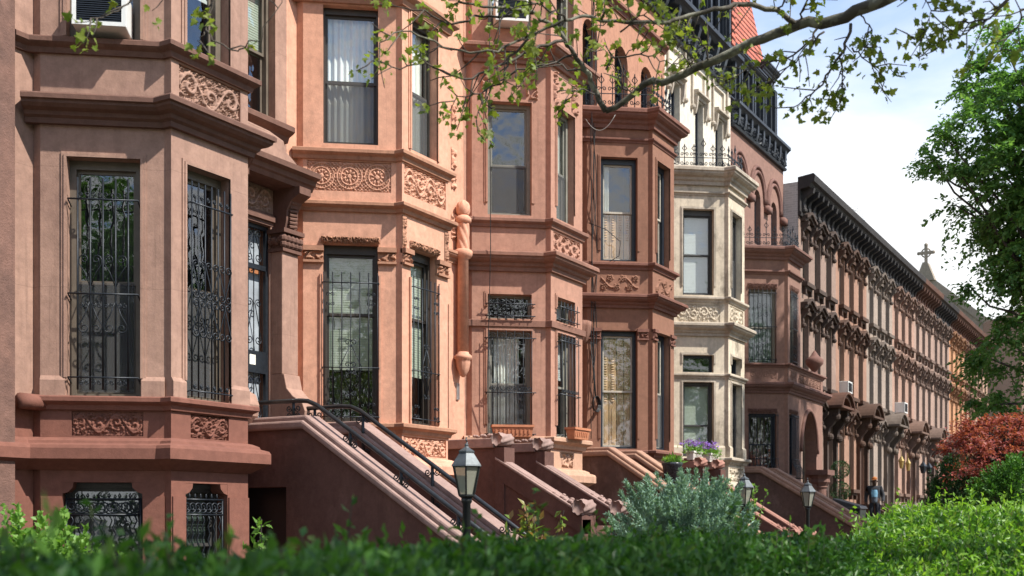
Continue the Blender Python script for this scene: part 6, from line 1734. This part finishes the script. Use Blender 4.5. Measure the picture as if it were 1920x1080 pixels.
# ------------------------------------------------------------------ the plane tree overhead
EYE = 1.5; TH = math.atan(1256 / 2150); CT, ST = math.cos(TH), math.sin(TH)
def at(px, py, t):
    """point at depth t metres along the view, from where it shows in the photograph"""
    a = (px - 960) / 2150
    return np.array([t * (CT + a * ST), t * (ST - a * CT), EYE + (970 - py) * t / 2150])
PT = thing('plane_tree', 'mottled plane tree reaching a leafy limb across the top of the view', 'tree', (8.5, -1.4, .1))
trunk = MB(); joint = at(2480, -190, 6.9)
trunk.tube(jitter_path([(8.5, -1.4, .1), (8.45, -1.3, 3), joint, joint + np.array([-.3, -.5, 3.5])], 10, .03), [.27, .24, .22, .21, .2, .19, .17, .14, .11, .08], 12); trunk.build('trunk', MB_['plane'], PT, True)
limbs = [
 ([(2480, -190, 6.9), (2100, -160, 7.2), (1800, -70, 7.5), (1649, 3, 7.7), (1611, 20, 7.8), (1580, 36, 7.9), (1540, 43, 7.95), (1498, 42, 8.0), (1460, 62, 8.05), (1417, 78, 8.1), (1376, 96, 8.15), (1335, 115, 8.2), (1278, 142, 8.3), (1243, 156, 8.35), (1220, 151, 8.4), (1207, 158, 8.4), (1188, 177, 8.45), (1163, 195, 8.5), (1136, 208, 8.5)], .078, .020),
 ([(1491, 44, 8.0), (1454, 19, 7.95), (1420, 11, 7.9), (1381, 9, 7.9), (1335, 18, 7.8), (1289, 30, 7.8), (1255, 41, 7.75), (1197, 43, 7.7), (1129, 37, 7.6), (1090, 30, 7.6), (1060, 38, 7.5), (1010, 60, 7.5), (960, 84, 7.4), (905, 99, 7.3), (850, 94, 7.3), (800, 72, 7.2), (758, 56, 7.2), (712, 80, 7.1)], .020, .004),
 ([(1136, 208, 8.5), (1127, 190, 8.5), (1112, 160, 8.5), (1101, 137, 8.45), (1074, 98, 8.4), (1058, 76, 8.3), (1040, 48, 8.3), (1000, 25, 8.2), (960, 14, 8.1), (912, 13, 8.0), (860, 4, 7.9)], .023, .007),
]
twigs = [
 ([(1058, 76, 8.3), (1010, 88, 8.2), (945, 118, 8.1), (882, 150, 8.0), (840, 136, 7.9), (800, 116, 7.9), (745, 130, 7.8), (698, 114, 7.8)], .012),
 ([(1010, 60, 7.5), (955, 108, 7.5), (945, 150, 7.5), (900, 176, 7.4), (862, 178, 7.4), (845, 205, 7.4)], .010),
 ([(1075, 103, 8.4), (1020, 121, 8.5), (950, 140, 8.5), (908, 166, 8.6), (893, 225, 8.6)], .009),
 ([(1000, 25, 8.2), (930, 30, 8.1), (890, 32, 8.0), (838, 46, 7.9), (782, 16, 7.8), (720, 10, 7.8)], .011),
 ([(1060, 38, 7.5), (1045, 20, 7.4), (1010, 10, 7.4), (950, -12, 7.3)], .009),
 ([(1101, 137, 8.45), (1060, 128, 8.6), (1010, 108, 8.7), (985, 60, 8.8)], .008),
 ([(1127, 190, 8.5), (1098, 165, 8.4), (1070, 168, 8.3), (1055, 200, 8.2)], .006),
 ([(1129, 37, 7.6), (1132, 20, 7.5), (1138, -5, 7.4)], .010),
 ([(1163, 60, 7.7), (1195, 33, 7.6), (1235, 5, 7.5)], .007),
 ([(1136, 130, 8.4), (1150, 106, 8.4), (1230, 105, 8.3), (1283, 127, 8.3), (1297, 118, 8.3)], .008),
 ([(1335, 115, 8.2), (1318, 84, 8.1), (1300, 60, 8.0), (1270, 50, 7.9)], .007),
 ([(1297, 128, 8.2), (1280, 95, 8.1), (1262, 72, 8.0)], .006),
 ([(1188, 177, 8.45), (1166, 160, 8.4), (1150, 110, 8.4), (1120, 80, 8.4)], .007),
 ([(1595, 45, 7.85), (1583, 91, 7.8), (1567, 113, 7.8), (1548, 145, 7.7), (1520, 180, 7.7), (1488, 201, 7.6)], .012),
 ([(1574, 104, 7.8), (1580, 138, 7.8), (1586, 160, 7.7), (1570, 183, 7.7)], .007),
 ([(1598, 90, 7.8), (1633, 118, 7.7), (1655, 142, 7.7)], .007),
 ([(1540, 45, 7.95), (1517, 79, 7.9), (1479, 110, 7.9), (1440, 120, 7.9), (1385, 138, 7.9), (1362, 150, 7.9)], .009),
 ([(1545, 60, 7.9), (1500, 110, 7.8), (1462, 138, 7.8), (1430, 168, 7.8)], .008),
 ([(1611, 20, 7.8), (1637, 60, 7.7), (1628, 85, 7.7), (1650, 88, 7.6)], .006),
 ([(1498, 42, 8.0), (1505, 12, 7.9), (1540, -10, 7.8)], .009),
 ([(1454, 19, 7.95), (1470, 5, 7.9), (1490, -12, 7.8)], .008),
 ([(1910, -40, 7.2), (1894, 0, 7.2), (1850, 38, 7.2), (1800, 42, 7.2), (1769, 41, 7.1), (1743, 47, 7.1), (1715, 74, 7.1)], .009),
 ([(1760, -60, 7.2), (1734, 0, 7.2), (1746, 25, 7.1), (1743, 47, 7.1)], .006),
 ([(1960, -10, 7.2), (1920, 19, 7.2), (1901, 57, 7.2), (1866, 104, 7.2)], .009),
 ([(1850, 38, 7.2), (1800, 72, 7.1), (1762, 76, 7.1)], .006),
 ([(260, -30, 6.8), (253, 0, 6.8), (213, 23, 6.8), (173, 37, 6.7), (140, 43, 6.7)], .007),
 ([(340, -30, 6.9), (310, -4, 6.9), (285, 20, 6.9)], .006),
 ([(412, -30, 6.9), (407, 0, 6.9), (387, 40, 6.9), (383, 60, 6.9), (410, 83, 6.9), (443, 93, 6.9), (483, 77, 6.8), (507, 37, 6.8), (527, 0, 6.8), (530, -30, 6.8)], .007),
 ([(383, 60, 6.9), (372, 80, 6.9), (366, 95, 6.9)], .004),
]
lb = MB(); LP = []; LD = []
for pts, r0, r1 in limbs:
    q = jitter_path([at(*p) for p in pts], len(pts) * 3, .006); n = len(q)
    mb = MB(); mb.tube(q, [r0 + (r1 - r0) * (k / (n - 1)) ** .8 for k in range(n)], 10); mb.build('limb', MB_['plane'], PT, True)
ntw = 0
def twig(pts, r, leafy=1.):
    global ntw
    q = jitter_path(pts, max(6, len(pts) * 3), .008); n = len(q)
    lb.tube(q, [r * (1 - .7 * k / (n - 1)) for k in range(n)], 5); return q
def bunch(p, d, n, spread=.06):
    for _ in range(n):
        a = Vector(rng.normal(size=3)) * .8 + Vector(d) + Vector((0, 0, -.45)); LP.append(np.array(p) + rng.normal(size=3) * spread); LD.append(np.array(a.normalized()))
allq = []
for pts, r in twigs:
    allq.append((twig([at(*p) for p in pts], r), r if pts[0][0] > 600 else -r))
for pts, r0, r1 in limbs[1:]: allq.append((jitter_path([at(*p) for p in pts], len(pts) * 2, .004), .01))
for q, r in allq:
    n = len(q)
    for k in range(2, n):
        if rng.random() < (.85 if r > 0 else .2):
            d = (q[k] - q[k - 1]).normalized(); s = Vector(rng.normal(size=3)); s = (s - d * s.dot(d)).normalized()
            e = q[k] + (s * .8 + d * .6 + Vector((0, 0, rng.uniform(-.5, .3)))) * rng.uniform(.08, .26)
            lb.tube([q[k], q[k].lerp(e, .5) + Vector(rng.normal(size=3)) * .012, e], [.005, .004, .0025], 4)
            if rng.random() < .75: bunch(e, e - q[k], int(rng.integers(3, 8)), .022)
            if rng.random() < .5: bunch(q[k].lerp(e, .5), s, 3, .03)
    bunch(q[-1], q[-1] - q[-2], 10 if r > 0 else 4, .04)
lb.build('twig', MB_['twig'], PT, True)
lobed_leaves('foliage', np.array(LP), np.array(LD), .05, ML['plane'], PT)
# the rest of its crown, above the frame: it shades the near hedge
cr = MB(); P = []
for _ in range(60):
    c = np.array([rng.uniform(-.8, 4.6), rng.uniform(-3.8, .2), rng.uniform(5.0, 7.2)])
    if c[2] < 1.5 + (c[0] * CT + c[1] * ST) * .5 + .5: c[2] = 1.5 + max(0, c[0] * CT + c[1] * ST) * .5 + .7
    cr.tube(jitter_path([joint + np.array([-.1, -.2, 1.2]), (joint + c) / 2 + np.array([0, 0, .6]), c], 7, .05), [.05, .045, .04, .03, .02, .012, .006], 5)
    P.append(c + rng.normal(size=(80, 3)) * .36)
for _ in range(38):
    c = np.array([rng.uniform(-8, 2.), rng.uniform(-7, -.5), rng.uniform(6., 11.5)]); f_ = max(0, c[0] * CT + c[1] * ST)
    c[2] = max(c[2], 2.6 + f_ * .52)
    cr.tube(jitter_path([joint + np.array([-.1, -.2, 2.2]), (joint + c) / 2 + np.array([0, 0, 1.]), c], 7, .05), [.06, .05, .045, .03, .02, .012, .006], 5)
    P.append(c + rng.normal(size=(70, 3)) * .5)
for _ in range(34):
    c = np.array([rng.uniform(-6, 8.), rng.uniform(-9, -4), rng.uniform(9.5, 14.5)])
    cr.tube(jitter_path([joint + np.array([-.25, -.4, 3.2]), (joint + c) / 2 + np.array([0, 0, 1.5]), c], 8, .08), [.07, .06, .05, .04, .03, .02, .012, .006], 5)
    P.append(c + rng.normal(size=(55, 3)) * .55)
cr.build('branch', MB_['plane'], PT, True)
P = np.concatenate(P); foliage('upper_foliage', P, .16, .12, ML['plane'], PT, up=.6)

# trees on the far side of the street, seen only in the window panes
for k, (x, y) in enumerate(((-2, -17), (-10, .5), (-17, -4), (-23, 4), (-18, -14), (7, -17), (16, -16.5), (25, -17), (34, -16.5), (44, -17), (56, -16.5), (70, -17), (86, -17))):
    if k == 0:
        t0 = crown_tree('street_tree', 'leafy tree across the street, seen only as a reflection', (x, y, .1), 3.0, (x, y, 8.0), (4.2, 4.0, 4.6), 120, 70, ML['linden'], .32, .2, .8, -.2, MB_['dark'], .2, 40); t0['group'] = 'trees across the street'
    else: dup(t0, (x, y, .1), rot=k * 1.3)

# ------------------------------------------------------------------ sky, sun, camera
SUN = Vector((.06, -1, 1.2)).normalized()
w = bpy.data.worlds.new('World'); S.world = w; w.use_nodes = True; nt = w.node_tree; nt.nodes.clear()
out = nt.nodes.new('ShaderNodeOutputWorld'); bg = nt.nodes.new('ShaderNodeBackground'); bg.inputs[1].default_value = .15
sk = nt.nodes.new('ShaderNodeTexSky'); sk.sky_type = 'NISHITA'; sk.sun_disc = False
sk.sun_elevation = math.asin(SUN.z); sk.sun_rotation = math.atan2(SUN.x, SUN.y); sk.air_density = 1.0; sk.dust_density = .4; sk.ozone_density = 4.0
tc = nt.nodes.new('ShaderNodeTexCoord')
mp = nt.nodes.new('ShaderNodeMapping'); mp.inputs['Scale'].default_value = (1.3, 1.3, 3.6); mp.inputs['Location'].default_value = (.35, .2, .1); nt.links.new(tc.outputs['Generated'], mp.inputs[0])
no = N(nt, 'ShaderNodeTexNoise', Scale=1.7, Detail=8.0, Roughness=.55, Distortion=.4); nt.links.new(mp.outputs[0], no.inputs['Vector'])
sp = nt.nodes.new('ShaderNodeSeparateXYZ'); nt.links.new(tc.outputs['Generated'], sp.inputs[0])
hz = ramp(nt, sp.outputs[2], [(.21, (.5, .5, .5)), (.34, (.0, .0, .0))])
ad = N(nt, 'ShaderNodeMath', operation='ADD'); nt.links.new(no.outputs['Fac'], ad.inputs[0]); nt.links.new(hz, ad.inputs[1])
cf = ramp(nt, ad.outputs[0], [(.45, (.05, .05, .05)), (.74, (1, 1, 1))])
cl = mixc(nt, cf, sk.outputs[0], (4.75, 4.85, 4.92)); nt.links.new(cl, bg.inputs[0]); nt.links.new(bg.outputs[0], out.inputs[0])
ld = bpy.data.lights.new('sun', 'SUN'); ld.energy = 4.5; ld.angle = R(.9); ld.color = (1, .955, .88)
sl = bpy.data.objects.new('sun', ld); COL.objects.link(sl); sl.rotation_euler = SUN.to_track_quat('Z', 'Y').to_euler(); sl.location = (0, -20, 40)
cd = bpy.data.cameras.new('camera'); cam = bpy.data.objects.new('camera', cd); COL.objects.link(cam); S.camera = cam
cam.location = (0, 0, EYE); cam.rotation_euler = (R(90), 0, TH - R(90))
cd.sensor_width = 36; cd.lens = 36 * 2150 / 1920; cd.shift_y = (970 - 540) / 1920; cd.clip_start = .05; cd.clip_end = 2000
cd.dof.use_dof = True; cd.dof.focus_distance = 15.; cd.dof.aperture_fstop = 2.8
S.view_settings.view_transform = 'Standard'; S.view_settings.look = 'None'; S.view_settings.exposure = .84; S.view_settings.gamma = 1
S.render.engine = 'CYCLES'; S.cycles.max_bounces = 6; S.cycles.transparent_max_bounces = 10; S.cycles.use_denoising = True
